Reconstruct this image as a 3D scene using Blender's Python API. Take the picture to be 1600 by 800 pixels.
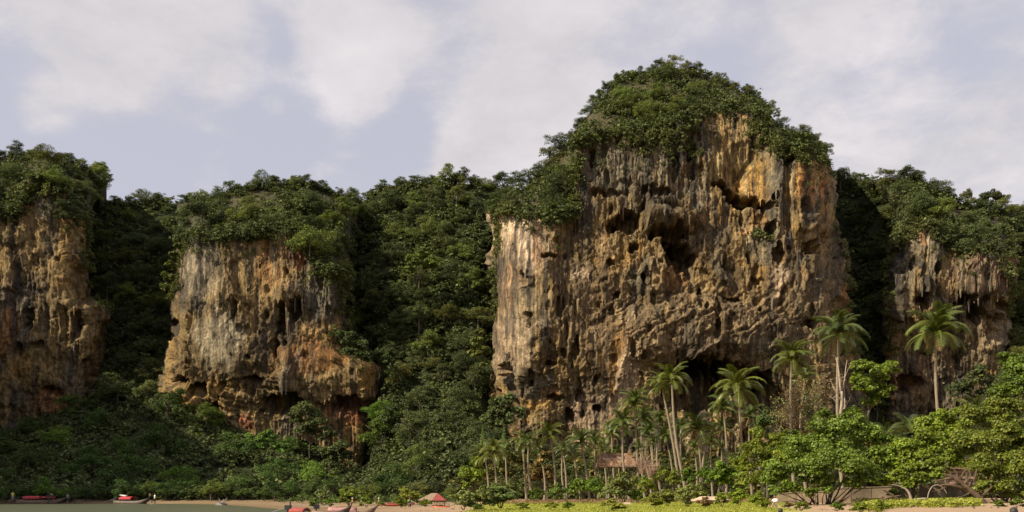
import bpy, bmesh, math, random
import numpy as np
from mathutils import Vector, Matrix

# ------------------------------------------------------------------ clearing
for o in list(bpy.data.objects):
    bpy.data.objects.remove(o)
sc = bpy.context.scene
COL = sc.collection
R = math.radians
random.seed(7)
rng = np.random.default_rng(11)

# ------------------------------------------------------------------ camera
EYE = 1.7          # eye height above the water
FPX = 1500.0       # focal length in photo pixels (1600 wide)
HOR = 770.0        # row of the horizon in the photo
cam_d = bpy.data.cameras.new("camera")
cam_d.lens = FPX / 1600 * 36
cam_d.sensor_width = 36
cam_d.shift_y = (HOR - 400) / 1600
cam_d.clip_start = 0.5
cam_d.clip_end = 9000
cam = bpy.data.objects.new("camera", cam_d)
cam.location = (0, 0, EYE)
cam.rotation_euler = (R(90), 0, 0)
COL.objects.link(cam)
sc.camera = cam

# ------------------------------------------------------------------ sky, sun, exposure
SUN_DIR = Vector((-0.78, -0.37, 0.63)).normalized()
SUN_EL = math.asin(SUN_DIR.z)
SUN_AZ = math.atan2(SUN_DIR.x, SUN_DIR.y)
world = bpy.data.worlds.new("World")
sc.world = world
world.use_nodes = True
def make_world():
    nt = world.node_tree
    N, L = nt.nodes, nt.links
    N.clear()
    out = N.new("ShaderNodeOutputWorld")
    bg = N.new("ShaderNodeBackground")
    sky = N.new("ShaderNodeTexSky")
    sky.sky_type = 'NISHITA'
    sky.sun_disc = False
    sky.sun_elevation = SUN_EL
    sky.sun_rotation = SUN_AZ
    sky.air_density = 1.0
    sky.dust_density = 2.0
    tc = N.new("ShaderNodeTexCoord")
    sep = N.new("ShaderNodeSeparateXYZ")
    L.new(tc.outputs["Generated"], sep.inputs[0])
    def math_(op, a, b=None, clamp=False):
        m = N.new("ShaderNodeMath"); m.operation = op; m.use_clamp = clamp
        for i, v in enumerate((a, b)):
            if v is None: continue
            if isinstance(v, (int, float)): m.inputs[i].default_value = v
            else: L.new(v, m.inputs[i])
        return m.outputs[0]
    # cloud layer: project the direction on a high plane
    den = math_('MAXIMUM', math_('ADD', sep.outputs[2], 0.22), 0.05)
    px = math_('DIVIDE', sep.outputs[0], den)
    py = math_('DIVIDE', sep.outputs[1], den)
    cmb = N.new("ShaderNodeCombineXYZ")
    L.new(px, cmb.inputs[0]); L.new(py, cmb.inputs[1])
    cmb.inputs[2].default_value = 3.7
    def noise(scale, detail, rough, off, dist=0.0):
        mp = N.new("ShaderNodeMapping"); mp.inputs["Location"].default_value = off
        L.new(cmb.outputs[0], mp.inputs[0])
        n = N.new("ShaderNodeTexNoise")
        n.inputs["Scale"].default_value = scale; n.inputs["Detail"].default_value = detail
        n.inputs["Roughness"].default_value = rough; n.inputs["Distortion"].default_value = dist
        L.new(mp.outputs[0], n.inputs["Vector"])
        return n.outputs["Fac"]
    n1 = noise(2.1, 10, 0.60, (3.1, 0.4, 0), 0.15)
    n2 = noise(6.0, 9, 0.64, (1.7, 5.2, 0), 0.15)
    f = math_('ADD', math_('MULTIPLY', n1, 0.64), math_('MULTIPLY', n2, 0.36))
    f = math_('ADD', math_('MULTIPLY', math_('SUBTRACT', f, 0.5), 1.9), 0.5)
    # where this day's clouds and blue gaps lie
    def blob(pxl, pyl, width, amt):
        d = Vector(((pxl - 800) / FPX, 1, (HOR - pyl) / FPX)).normalized()
        vm = N.new("ShaderNodeVectorMath"); vm.operation = 'DOT_PRODUCT'
        L.new(tc.outputs["Generated"], vm.inputs[0]); vm.inputs[1].default_value = d
        # 1 at the centre, 0 at angular radius width (radians)
        mr = N.new("ShaderNodeMapRange"); mr.interpolation_type = 'SMOOTHSTEP'
        mr.inputs["From Min"].default_value = math.cos(width); mr.inputs["From Max"].default_value = 1.0
        mr.inputs["To Min"].default_value = 0.0; mr.inputs["To Max"].default_value = amt
        L.new(vm.outputs["Value"], mr.inputs["Value"])
        return mr.outputs[0]
    tot = f
    for b in SKY_BLOBS:
        tot = math_('ADD', tot, blob(*b))
    mr = N.new("ShaderNodeMapRange"); mr.interpolation_type = 'SMOOTHSTEP'
    mr.inputs["From Min"].default_value = 0.36; mr.inputs["From Max"].default_value = 0.76
    L.new(tot, mr.inputs["Value"])
    # brightness inside the cloud
    shade = N.new("ShaderNodeMapRange")
    shade.inputs["From Min"].default_value = 0.3; shade.inputs["From Max"].default_value = 0.72
    L.new(math_('ADD', math_('MULTIPLY', n2, 0.55), math_('MULTIPLY', noise(2.6, 5, 0.5, (8, 2, 0)), 0.45)), shade.inputs["Value"])
    cc = N.new("ShaderNodeMix"); cc.data_type = 'RGBA'
    L.new(shade.outputs[0], cc.inputs["Factor"])
    cc.inputs[6].default_value = (5.5, 5.35, 5.7, 1)
    cc.inputs[7].default_value = (8.1, 7.65, 7.8, 1)
    # thin veil over the clear sky
    veil = N.new("ShaderNodeMix"); veil.data_type = 'RGBA'
    veil.inputs["Factor"].default_value = 0.70
    L.new(sky.outputs[0], veil.inputs[6]); veil.inputs[7].default_value = (6.6, 6.4, 7.2, 1)
    mix = N.new("ShaderNodeMix"); mix.data_type = 'RGBA'
    L.new(mr.outputs[0], mix.inputs["Factor"])
    L.new(veil.outputs[2], mix.inputs[6]); L.new(cc.outputs[2], mix.inputs[7])
    L.new(mix.outputs[2], bg.inputs["Color"])
    bg.inputs["Strength"].default_value = 0.075
    L.new(bg.outputs[0], out.inputs["Surface"])
SKY_BLOBS = [  # photo column, row, angular radius, amount
    (60, 20, 0.13, 0.30), (150, 70, 0.07, 0.14), (230, 50, 0.12, 0.36), (350, 80, 0.06, 0.22), (540, 80, 0.10, 0.28), (560, 140, 0.05, 0.16), (700, 60, 0.16, 0.20),
    (790, 225, 0.085, 0.40), (740, 250, 0.05, 0.2), (870, 130, 0.10, 0.16), (1060, 20, 0.24, 0.10), (1450, 130, 0.26, 0.06), (1135, 75, 0.07, -0.14), (1420, 20, 0.08, -0.10), (1000, 60, 0.06, -0.06),
    (70, 178, 0.035, 0.20), (38, 135, 0.03, 0.16), (425, 168, 0.016, 0.16), (335, 288, 0.04, 0.22), (540, 262, 0.04, 0.10),
    (250, 205, 0.15, -0.24), (520, 235, 0.12, -0.22), (425, 60, 0.035, -0.20), (660, 190, 0.07, -0.20), (15, 105, 0.05, -0.22), (100, 240, 0.1, -0.14),
]
make_world()
sun_d = bpy.data.lights.new("sun", 'SUN')
sun_d.energy = 5.0
sun_d.angle = R(0.6)
sun_d.color = (1.0, 0.88, 0.66)
sun = bpy.data.objects.new("sun", sun_d)
sun.rotation_euler = (-SUN_DIR).to_track_quat('-Z', 'Y').to_euler()
sun.location = (-60, -40, 120)
COL.objects.link(sun)
sc.view_settings.view_transform = 'Standard'
sc.view_settings.look = 'None'
sc.view_settings.exposure = 0.5
sc.view_settings.gamma = 1.0
sc.view_settings.use_curve_mapping = False
sc.cycles.max_bounces = 6
sc.cycles.diffuse_bounces = 3
sc.cycles.transparent_max_bounces = 4
sc.cycles.caustics_reflective = False
sc.cycles.caustics_refractive = False

# ------------------------------------------------------------------ helpers
def P(px, py, D):
    """point at distance D (metres along the view axis) seen at photo pixel px, py"""
    return Vector(((px - 800) * D / FPX, D, EYE + (HOR - py) * D / FPX))

def smooth(a, b, x):
    t = np.clip((np.asarray(x, float) - a) / (b - a), 0, 1)
    return t * t * (3 - 2 * t)

_perm = np.random.default_rng(5).permutation(4096)
_gang = np.random.default_rng(6).random(4096) * 2 * np.pi
def pnoise(x, y, seed=0):
    """2-D gradient noise, about -0.7 .. 0.7"""
    x = np.asarray(x, float) + 0.0; y = np.asarray(y, float) + 0.0
    xi = np.floor(x).astype(int); yi = np.floor(y).astype(int)
    xf = x - xi; yf = y - yi
    u = xf * xf * xf * (xf * (xf * 6 - 15) + 10); v = yf * yf * yf * (yf * (yf * 6 - 15) + 10)
    def g(ix, iy, dx, dy):
        h = _perm[(_perm[(ix + seed * 131) & 4095] + iy + seed * 17) & 4095]
        a = _gang[h]
        return np.cos(a) * dx + np.sin(a) * dy
    n00 = g(xi, yi, xf, yf); n10 = g(xi + 1, yi, xf - 1, yf)
    n01 = g(xi, yi + 1, xf, yf - 1); n11 = g(xi + 1, yi + 1, xf - 1, yf - 1)
    return (n00 * (1 - u) + n10 * u) * (1 - v) + (n01 * (1 - u) + n11 * u) * v

def fbm(x, y, seed=0, octv=4, gain=0.5, lac=2.03):
    t = 0; a = 1.0
    for k in range(octv):
        t = t + a * pnoise(x, y, seed + k * 7)
        x = x * lac; y = y * lac; a *= gain
    return t

def facets(x, y, seed, tilt, off):
    """broken rock: flat tilted faces meeting in sharp edges (one per jittered cell)"""
    xi = np.floor(x).astype(int); yi = np.floor(y).astype(int)
    best = np.full(x.shape, 1e9); val = np.zeros(x.shape)
    for ox in (-1, 0, 1):
        for oy in (-1, 0, 1):
            cx = xi + ox; cy = yi + oy
            h = _perm[(_perm[(cx + seed * 53) & 4095] + cy * 3 + seed * 7) & 4095]
            a, b, c, e, g = (_gang[(h + k * 577) & 4095] / (2 * np.pi) for k in range(5))
            dx = x - (cx + 0.1 + 0.8 * a); dy = y - (cy + 0.1 + 0.8 * b); q = dx * dx + dy * dy
            m = q < best
            best = np.where(m, q, best); val = np.where(m, off * (c - 0.5) + tilt * ((e - 0.5) * dx + (g - 0.25) * dy), val)
    return val

def mesh_np(name, verts, faces, mat=None, smooth_=False, attrs=None, nv=4):
    """mesh from numpy arrays; faces (n, nv)"""
    me = bpy.data.meshes.new(name)
    verts = np.ascontiguousarray(verts, np.float32); faces = np.ascontiguousarray(faces, np.int32)
    me.vertices.add(len(verts)); me.vertices.foreach_set("co", verts.ravel())
    nf = len(faces)
    me.loops.add(nf * nv); me.loops.foreach_set("vertex_index", faces.ravel())
    me.polygons.add(nf)
    me.polygons.foreach_set("loop_start", np.arange(nf, dtype=np.int32) * nv)
    me.polygons.foreach_set("loop_total", np.full(nf, nv, np.int32))
    me.polygons.foreach_set("use_smooth", np.full(nf, smooth_, bool))
    for k, arr in (attrs or {}).items():
        at = me.color_attributes.new(k, 'FLOAT_COLOR', 'POINT')
        c = np.ones((len(verts), 4), np.float32); c[:, :arr.shape[1]] = arr
        at.data.foreach_set("color", c.ravel())
    me.update(calc_edges=True)
    if mat: me.materials.append(mat)
    return me

def link(name, data, parent=None, loc=None, rot=None, scale=None):
    o = bpy.data.objects.new(name, data)
    COL.objects.link(o)
    if parent: o.parent = parent
    if loc is not None: o.location = loc
    if rot is not None: o.rotation_euler = rot
    if scale is not None: o.scale = scale
    return o

def tag(o, label=None, cat=None, group=None, kind=None):
    if label: o["label"] = label
    if cat: o["category"] = cat
    if group: o["group"] = group
    if kind: o["kind"] = kind
    return o

def thing(name, label, cat, loc=(0, 0, 0), rz=0, group=None):
    o = link(name, None, loc=loc, rot=(0, 0, rz))
    o.empty_display_size = 0.3
    return tag(o, label, cat, group)

class MB:
    """collects plain python geometry and links it as one mesh object"""
    def __init__(s): s.v = []; s.f = []; s.mi = []
    def add(s, vs, fs, mi=0):
        o = len(s.v); s.v += [tuple(v) for v in vs]
        for f in fs: s.f.append([i + o for i in f]); s.mi.append(mi)
    def box(s, c, d, rz=0, mi=0, tilt=0):
        m = Matrix.Translation(c) @ Matrix.Rotation(rz, 4, 'Z') @ Matrix.Rotation(tilt, 4, 'Y')
        x, y, z = d[0] / 2, d[1] / 2, d[2] / 2
        b = min(x, y, z) * 0.12
        vs = []
        for sz in (-1, 1):
            for ins in ((0, b), (b, 0)) if sz < 0 else ((b, 0), (0, b)): pass
        vs = [m @ Vector((a * x, e * y, g * z)) for g in (-1, 1) for a, e in ((-1, -1), (1, -1), (1, 1), (-1, 1))]
        s.add(vs, [(3, 2, 1, 0), (4, 5, 6, 7), (0, 1, 5, 4), (1, 2, 6, 5), (2, 3, 7, 6), (3, 0, 4, 7)], mi)
    def tube(s, pts, rads, n=7, mi=0, caps=True):
        pts = [Vector(p) for p in pts]; rings = []
        for i, p in enumerate(pts):
            t = (pts[min(i + 1, len(pts) - 1)] - pts[max(i - 1, 0)]).normalized()
            a = Vector((1, 0, 0)) if abs(t.x) < 0.8 else Vector((0, 1, 0))
            u = t.cross(a).normalized(); w = t.cross(u)
            rings.append([p + (u * math.cos(k * 2 * math.pi / n) + w * math.sin(k * 2 * math.pi / n)) * rads[i] for k in range(n)])
        vs = [v for r in rings for v in r]; fs = []
        for i in range(len(pts) - 1):
            for k in range(n):
                a = i * n + k; b = i * n + (k + 1) % n
                fs.append((a, b, b + n, a + n))
        if caps:
            fs.append(tuple(reversed(range(n)))); fs.append(tuple(range((len(pts) - 1) * n, len(pts) * n)))
        s.add(vs, fs, mi)
    def mesh(s, name, mats, smooth_=False):
        me = bpy.data.meshes.new(name)
        me.from_pydata(s.v, [], s.f)
        for m in (mats if isinstance(mats, (list, tuple)) else [mats]): me.materials.append(m)
        me.polygons.foreach_set("material_index", s.mi)
        me.polygons.foreach_set("use_smooth", [smooth_] * len(s.f))
        me.update()
        bm = bmesh.new(); bm.from_mesh(me); bmesh.ops.recalc_face_normals(bm, faces=bm.faces); bm.to_mesh(me); bm.free()
        return me
    def build(s, name, mats, parent=None, loc=None, smooth_=False):
        return link(name, s.mesh(name, mats, smooth_), parent, loc)

# ------------------------------------------------------------------ materials
def nodes(mat):
    mat.use_nodes = True
    nt = mat.node_tree; nt.nodes.clear()
    out = nt.nodes.new("ShaderNodeOutputMaterial")
    b = nt.nodes.new("ShaderNodeBsdfPrincipled")
    nt.links.new(b.outputs[0], out.inputs[0])
    return nt, nt.nodes, nt.links, b, out

def noise_node(N, L, scale, detail=5, rough=0.55, stretch=None, src="Object"):
    tc = N.new("ShaderNodeTexCoord")
    n = N.new("ShaderNodeTexNoise")
    n.inputs["Scale"].default_value = scale; n.inputs["Detail"].default_value = detail; n.inputs["Roughness"].default_value = rough
    if stretch:
        mp = N.new("ShaderNodeMapping"); mp.inputs["Scale"].default_value = stretch
        L.new(tc.outputs[src], mp.inputs[0]); L.new(mp.outputs[0], n.inputs["Vector"])
    else: L.new(tc.outputs[src], n.inputs["Vector"])
    return n.outputs["Fac"]

def simple_mat(name, col, rough=0.7, var=0.25, scale=6.0, bump=0.0, stretch=None, metallic=0.0):
    m = bpy.data.materials.new(name)
    nt, N, L, b, out = nodes(m)
    f = noise_node(N, L, scale, 6, 0.6, stretch)
    mr = N.new("ShaderNodeMapRange")
    mr.inputs["From Min"].default_value = 0.25; mr.inputs["From Max"].default_value = 0.75
    mr.inputs["To Min"].default_value = 1 - var; mr.inputs["To Max"].default_value = 1 + var
    L.new(f, mr.inputs["Value"])
    mx = N.new("ShaderNodeMix"); mx.data_type = 'RGBA'; mx.blend_type = 'MULTIPLY'; mx.inputs["Factor"].default_value = 1
    mx.inputs[6].default_value = (*col, 1); L.new(mr.outputs[0], mx.inputs[7])
    L.new(mx.outputs[2], b.inputs["Base Color"])
    if rough > 0.8: b.inputs["Specular IOR Level"].default_value = 0.1
    b.inputs["Roughness"].default_value = rough; b.inputs["Metallic"].default_value = metallic
    if bump:
        bp = N.new("ShaderNodeBump"); bp.inputs["Strength"].default_value = bump; bp.inputs["Distance"].default_value = 0.1
        L.new(f, bp.inputs["Height"]); L.new(bp.outputs[0], b.inputs["Normal"])
    return m

def leaf_mat(name, col, rough=0.5, trans=0.28, spec=0.3, objvar=0.35):
    """leaf colour: base colour x the leaf's own tint x a shift per plant"""
    m = bpy.data.materials.new(name)
    nt, N, L, b, out = nodes(m)
    at = N.new("ShaderNodeAttribute"); at.attribute_name = "tint"
    oi = N.new("ShaderNodeObjectInfo")
    mr = N.new("ShaderNodeMapRange"); mr.inputs["To Min"].default_value = 1 - objvar; mr.inputs["To Max"].default_value = 1 + objvar
    L.new(oi.outputs["Random"], mr.inputs["Value"])
    m0 = N.new("ShaderNodeMix"); m0.data_type = 'RGBA'; m0.blend_type = 'MULTIPLY'; m0.inputs["Factor"].default_value = 1
    L.new(oi.outputs["Color"], m0.inputs[6]); L.new(at.outputs["Color"], m0.inputs[7])
    m1 = N.new("ShaderNodeMix"); m1.data_type = 'RGBA'; m1.blend_type = 'MULTIPLY'; m1.inputs["Factor"].default_value = 1
    m1.inputs[6].default_value = (*col, 1); L.new(m0.outputs[2], m1.inputs[7])
    hs = N.new("ShaderNodeHueSaturation")
    L.new(m1.outputs[2], hs.inputs["Color"]); L.new(mr.outputs[0], hs.inputs["Value"])
    h = N.new("ShaderNodeMath"); h.operation = 'FRACT'
    h2 = N.new("ShaderNodeMath"); h2.operation = 'MULTIPLY'; h2.inputs[1].default_value = 7.31
    L.new(oi.outputs["Random"], h2.inputs[0]); L.new(h2.outputs[0], h.inputs[0])
    hm = N.new("ShaderNodeMapRange"); hm.inputs["To Min"].default_value = 0.49; hm.inputs["To Max"].default_value = 0.515
    L.new(h.outputs[0], hm.inputs["Value"]); L.new(hm.outputs[0], hs.inputs["Hue"])
    L.new(hs.outputs[0], b.inputs["Base Color"])
    b.inputs["Roughness"].default_value = rough
    b.inputs["Specular IOR Level"].default_value = spec
    tr = N.new("ShaderNodeBsdfTranslucent")
    g = N.new("ShaderNodeMix"); g.data_type = 'RGBA'; g.blend_type = 'MULTIPLY'; g.inputs["Factor"].default_value = 1
    L.new(hs.outputs[0], g.inputs[6]); g.inputs[7].default_value = (1.25, 1.3, 0.6, 1)
    L.new(g.outputs[2], tr.inputs["Color"])
    ms = N.new("ShaderNodeMixShader"); ms.inputs[0].default_value = trans
    L.new(b.outputs[0], ms.inputs[1]); L.new(tr.outputs[0], ms.inputs[2])
    L.new(ms.outputs[0], out.inputs[0])
    return m

def rock_mat():
    """limestone: colour of each place from the rock's own mineral staining, fine streaks and grain on top"""
    m = bpy.data.materials.new("limestone")
    nt, N, L, b, out = nodes(m)
    at = N.new("ShaderNodeAttribute"); at.attribute_name = "mineral"
    f1 = noise_node(N, L, 1.0, 8, 0.65, (1.1, 1.1, 0.14))
    f2 = noise_node(N, L, 2.6, 8, 0.7)
    def rng_(f, a, c, lo, hi):
        mr = N.new("ShaderNodeMapRange"); mr.inputs["From Min"].default_value = a; mr.inputs["From Max"].default_value = c
        mr.inputs["To Min"].default_value = lo; mr.inputs["To Max"].default_value = hi
        L.new(f, mr.inputs["Value"]); return mr.outputs[0]
    col = at.outputs["Color"]
    f5 = noise_node(N, L, 0.75, 10, 0.78, (1, 1, 0.55)); f6 = noise_node(N, L, 1.0, 6, 0.7, (3.2, 3.2, 0.22))
    for fac in (rng_(f1, 0.3, 0.7, 0.55, 1.45), rng_(f2, 0.3, 0.7, 0.5, 1.5), rng_(f5, 0.36, 0.64, 0.45, 1.5), rng_(f6, 0.32, 0.68, 0.7, 1.3)):
        mx = N.new("ShaderNodeMix"); mx.data_type = 'RGBA'; mx.blend_type = 'MULTIPLY'; mx.inputs["Factor"].default_value = 1
        L.new(col, mx.inputs[6]); L.new(fac, mx.inputs[7]); col = mx.outputs[2]
    L.new(col, b.inputs["Base Color"])
    b.inputs["Roughness"].default_value = 0.92
    b.inputs["Specular IOR Level"].default_value = 0.15
    f3 = noise_node(N, L, 1.9, 9, 0.72, (1, 1, 0.4))
    bp = N.new("ShaderNodeBump"); bp.inputs["Strength"].default_value = 1.0; bp.inputs["Distance"].default_value = 0.7
    L.new(f3, bp.inputs["Height"]); L.new(bp.outputs[0], b.inputs["Normal"])
    return m

M_ROCK = rock_mat()
M_SOIL = simple_mat("forest_soil", (0.030, 0.036, 0.014), 0.95, 0.4, 0.6)
M_JUNGLE = leaf_mat("jungle_leaf", (0.084, 0.112, 0.047), 0.6, 0.26, 0.2, 0.15)
M_LUSH = leaf_mat("lush_leaf", (0.135, 0.185, 0.028), 0.45, 0.38, 0.35, 0.10)
M_GREY = leaf_mat("grey_green_leaf", (0.19, 0.22, 0.085), 0.5, 0.25, 0.3, 0.2)
M_YELLOW = leaf_mat("yellow_green_leaf", (0.235, 0.27, 0.045), 0.5, 0.3, 0.3, 0.2)
M_DRY = leaf_mat("dry_leaf", (0.17, 0.13, 0.07), 0.7, 0.2, 0.15, 0.2)
M_PALM = leaf_mat("palm_leaf", (0.085, 0.118, 0.032), 0.36, 0.26, 0.5, 0.25)
M_BARK = simple_mat("tree_bark", (0.095, 0.078, 0.058), 0.9, 0.4, 3.0, 0.6, (1, 1, 0.3))
M_PALMBARK = simple_mat("palm_bark", (0.24, 0.20, 0.14), 0.9, 0.35, 4.0, 0.6, (1, 1, 3))
M_PALEBARK = simple_mat("pale_dead_wood", (0.33, 0.265, 0.20), 0.85, 0.3, 4.0, 0.4, (1, 1, 0.3))

# ------------------------------------------------------------------ ground, water
_SY = np.array([-400, 0, 50, 85, 120, 140, 148, 151, 153, 154.5, 4000], float)
_SX = np.array([-9, -9, -12, -18, -33, -43, -52, -82, -260, -3000, -3000], float)
def shore(y): return np.interp(y, _SY, _SX)
def ground_z(x, y):
    x = np.asarray(x, float); y = np.asarray(y, float)
    d = np.minimum(x - shore(y), 60.0)
    z = np.where(d > 0, 0.55 * (1 - np.exp(-np.maximum(d, 0) / 16)) + 0.12 * smooth(5, 60, d), np.maximum(d * 0.07, -2.5))
    z = z + 0.22 * smooth(18, 42, x) * smooth(30, 75, y) * (1 - smooth(140, 180, y))   # sandy rise on the right
    z = z + 0.06 * fbm(x * 0.12, y * 0.12, 3, 3) * smooth(0, 8, d)
    return z

def make_ground():
    def axis(lo, hi, fine_lo, fine_hi, step, n):
        a = fine_lo - np.geomspace(1, fine_lo - lo + 1, n)[1:] + 1
        c = fine_hi + np.geomspace(1, hi - fine_hi + 1, n)[1:] - 1
        return np.concatenate([a[::-1], np.arange(fine_lo, fine_hi, step), [fine_hi], c])
    xs = axis(-4000, 4000, -110, 110, 0.9, 22); ys = axis(-600, 5000, 10, 200, 0.9, 22)
    X, Y = np.meshgrid(xs, ys)
    Z = ground_z(X, Y)
    V = np.stack([X, Y, Z], -1).reshape(-1, 3)
    ny, nx = X.shape
    i = np.arange((ny - 1) * nx).reshape(ny - 1, nx)[:, :-1].ravel()
    F = np.stack([i, i + 1, i + nx + 1, i + nx], -1)
    # ground cover: where grass grows on the sand
    px = 800 + X * FPX / np.maximum(Y, 1)
    n = fbm(X * 0.09, Y * 0.06, 9, 4)
    pxx = px + 60 * n
    g = smooth(700, 770, pxx) * smooth(38, 46, Y) * (1 - smooth(104, 116, Y + 12 * n)) * (1 - smooth(1210, 1270, pxx))
    g = np.maximum(g, smooth(155, 165, Y) * 0.7)
    dry = smooth(0.0, 0.5, fbm(X * 0.35, Y * 0.15, 21, 4)) * 0.6
    wet = np.maximum(1 - smooth(0.0, 0.40, Z), 0.75 * (1 - smooth(-40, 4, X)) * (Y < 400))
    A = np.stack([g, dry, wet], -1).reshape(-1, 3)
    m = bpy.data.materials.new("sand_and_grass")
    nt, N, L, b, out = nodes(m)
    at = N.new("ShaderNodeAttribute"); at.attribute_name = "cover"
    sp = N.new("ShaderNodeSeparateColor"); L.new(at.outputs["Color"], sp.inputs[0])
    def mix(f, a, c):
        x = N.new("ShaderNodeMix"); x.data_type = 'RGBA'
        L.new(f, x.inputs["Factor"])
        for k, v in ((6, a), (7, c)):
            if isinstance(v, tuple): x.inputs[k].default_value = (*v, 1)
            else: L.new(v, x.inputs[k])
        return x.outputs[2]
    f1 = noise_node(N, L, 0.5, 8, 0.7); f2 = noise_node(N, L, 3.0, 6, 0.7)
    sand = mix(f1, (0.26, 0.175, 0.105), (0.47, 0.33, 0.215))
    sand = mix(sp.outputs[2], sand, (0.17, 0.12, 0.066))
    grass = mix(f2, (0.24, 0.245, 0.045), (0.38, 0.375, 0.08))
    grass = mix(sp.outputs[1], grass, (0.30, 0.23, 0.11))
    L.new(mix(sp.outputs[0], sand, grass), b.inputs["Base Color"])
    b.inputs["Roughness"].default_value = 0.95; b.inputs["Specular IOR Level"].default_value = 0.15
    bp = N.new("ShaderNodeBump"); bp.inputs["Strength"].default_value = 0.5; bp.inputs["Distance"].default_value = 0.1
    L.new(f2, bp.inputs["Height"]); L.new(bp.outputs[0], b.inputs["Normal"])
    tag(link("ground", mesh_np("ground", V, F, m, True, {"cover": A})), kind="structure")
    # sea
    w = bpy.data.materials.new("sea_water")
    nt, N, L, b, out = nodes(w)
    f = noise_node(N, L, 0.9, 5, 0.6, (1.0, 0.55, 1)); f3 = noise_node(N, L, 0.12, 4, 0.5)
    cr = N.new("ShaderNodeMix"); cr.data_type = 'RGBA'; L.new(f3, cr.inputs["Factor"])
    cr.inputs[6].default_value = (0.072, 0.088, 0.050, 1); cr.inputs[7].default_value = (0.10, 0.108, 0.062, 1)
    L.new(cr.outputs[2], b.inputs["Base Color"])
    b.inputs["Roughness"].default_value = 0.32; b.inputs["IOR"].default_value = 1.33
    bp = N.new("ShaderNodeBump"); bp.inputs["Strength"].default_value = 0.6; bp.inputs["Distance"].default_value = 0.25
    L.new(f, bp.inputs["Height"]); L.new(bp.outputs[0], b.inputs["Normal"])
    wx = np.array([-4000, -120, -90, -60, -30, 0, 4000.]); wy = np.array([-3000, 0, 40, 70, 90, 110, 130, 150, 160, 165.])
    X, Y = np.meshgrid(wx, wy); V = np.stack([X, Y, 0 * X], -1).reshape(-1, 3)
    nx = len(wx); i = np.arange((len(wy) - 1) * nx).reshape(-1, nx)[:, :-1].ravel()
    tag(link("water", mesh_np("water", V, np.stack([i, i + 1, i + nx + 1, i + nx], -1), w, True)), kind="structure")
make_ground()

# ------------------------------------------------------------------ forested slope behind the beach and between the cliffs
HILL = {  # photo column: (row, distance) from foot to crest
    -900: [(784, 175), (640, 230), (500, 265), (330, 330)],
    -250: [(784, 158), (660, 225), (560, 264), (250, 330)],
    0: [(784, 157), (665, 226), (560, 266), (250, 325)],
    160: [(784, 157), (645, 222), (460, 262), (312, 300)],
    260: [(784, 157), (610, 226), (460, 262), (316, 305)],
    420: [(784, 157), (672, 226), (560, 258), (300, 315)],
    560: [(784, 158), (724, 224), (600, 234), (430, 250), (318, 290)],
    606: [(784, 158), (720, 200), (600, 218), (430, 236), (290, 280)],
    680: [(783, 160), (600, 212), (430, 234), (282, 275)],
    740: [(783, 160), (600, 212), (430, 234), (285, 275)],
    800: [(782, 160), (672, 208), (560, 232), (298, 275)],
    900: [(780, 158), (692, 208), (600, 232), (300, 300)],
    1100: [(780, 158), (690, 208), (600, 232), (300, 310)],
    1300: [(776, 152), (664, 208), (560, 225), (282, 275)],
    1400: [(774, 148), (655, 216), (480, 232), (282, 262)],
    1500: [(772, 142), (650, 216), (540, 236), (322, 275)],
    1580: [(772, 142), (600, 205), (480, 228), (330, 262)],
    1800: [(772, 142), (600, 205), (480, 228), (345, 265)],
    2500: [(775, 150), (620, 215), (500, 240), (360, 285)],
}
_hc = sorted(HILL)
def _hill_col(k, r):
    pts = HILL[k]; p = np.array([a for a, _ in pts], float); d = np.array([b for _, b in pts], float)
    row = p[0] + (p[-1] - p[0]) * r
    return row, np.interp(-row, -p, d)
_HR = np.linspace(0, 1, 121)
_HT = np.array([_hill_col(k, _HR) for k in _hc])            # (ncol, 2, nr)
def hill_cols(px):
    """rows and distances up the slope for one photo column"""
    j = int(np.clip(np.searchsorted(_hc, px) - 1, 0, len(_hc) - 2))
    t = np.clip((px - _hc[j]) / (_hc[j + 1] - _hc[j]), 0, 1); t = t * t * (3 - 2 * t)
    return _HT[j] * (1 - t) + _HT[j + 1] * t
def hill_depth(px, py):
    c = hill_cols(px); return float(np.interp(-py, -c[0], c[1]))
def terrain_z(x, y):
    """height of whatever ground lies at x, y (beach or slope)"""
    z = float(ground_z(x, y)); px = 800 + x * FPX / y
    c = hill_cols(px)
    if y > c[1][0]:
        row = float(np.interp(y, c[1], c[0]))
        z = max(z, EYE + (HOR - row) * y / FPX)
    return z
def make_hill():
    cols = np.concatenate([np.arange(-900, -250, 20), np.arange(-250, 1800, 7), np.arange(1800, 2501, 20)]).astype(float)
    rows = []
    for px in cols:
        c = hill_cols(px); D = c[1]; row = c[0]
        X = (px - 800) * D / FPX; Z = EYE + (HOR - row) * D / FPX
        rows.append(np.stack([X, D, Z], -1))
    A = np.array(rows)                                      # (nc, nr, 3)
    n = fbm(A[..., 0] * 0.05, A[..., 2] * 0.06, 31, 4)
    A[..., 1] -= 3.0 * n * smooth(0, 0.15, _HR)[None, :]
    # the plateau goes on behind the crest
    ext = []
    for k in (20, 60, 150, 400):
        e = A[:, -1, :].copy(); e[:, 1] += k; e[:, 0] *= (e[:, 1] / A[:, -1, 1]); e[:, 2] += k * 0.02; ext.append(e)
    A = np.concatenate([A, np.stack(ext, 1)], 1)
    nc, nr = A.shape[:2]
    i = np.arange((nc - 1) * nr).reshape(nc - 1, nr)[:, :-1].ravel()
    F = np.stack([i, i + nr, i + nr + 1, i + 1], -1)
    tag(link("hill", mesh_np("hill", A.reshape(-1, 3), F, M_SOIL, True)), kind="structure")
make_hill()

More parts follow.
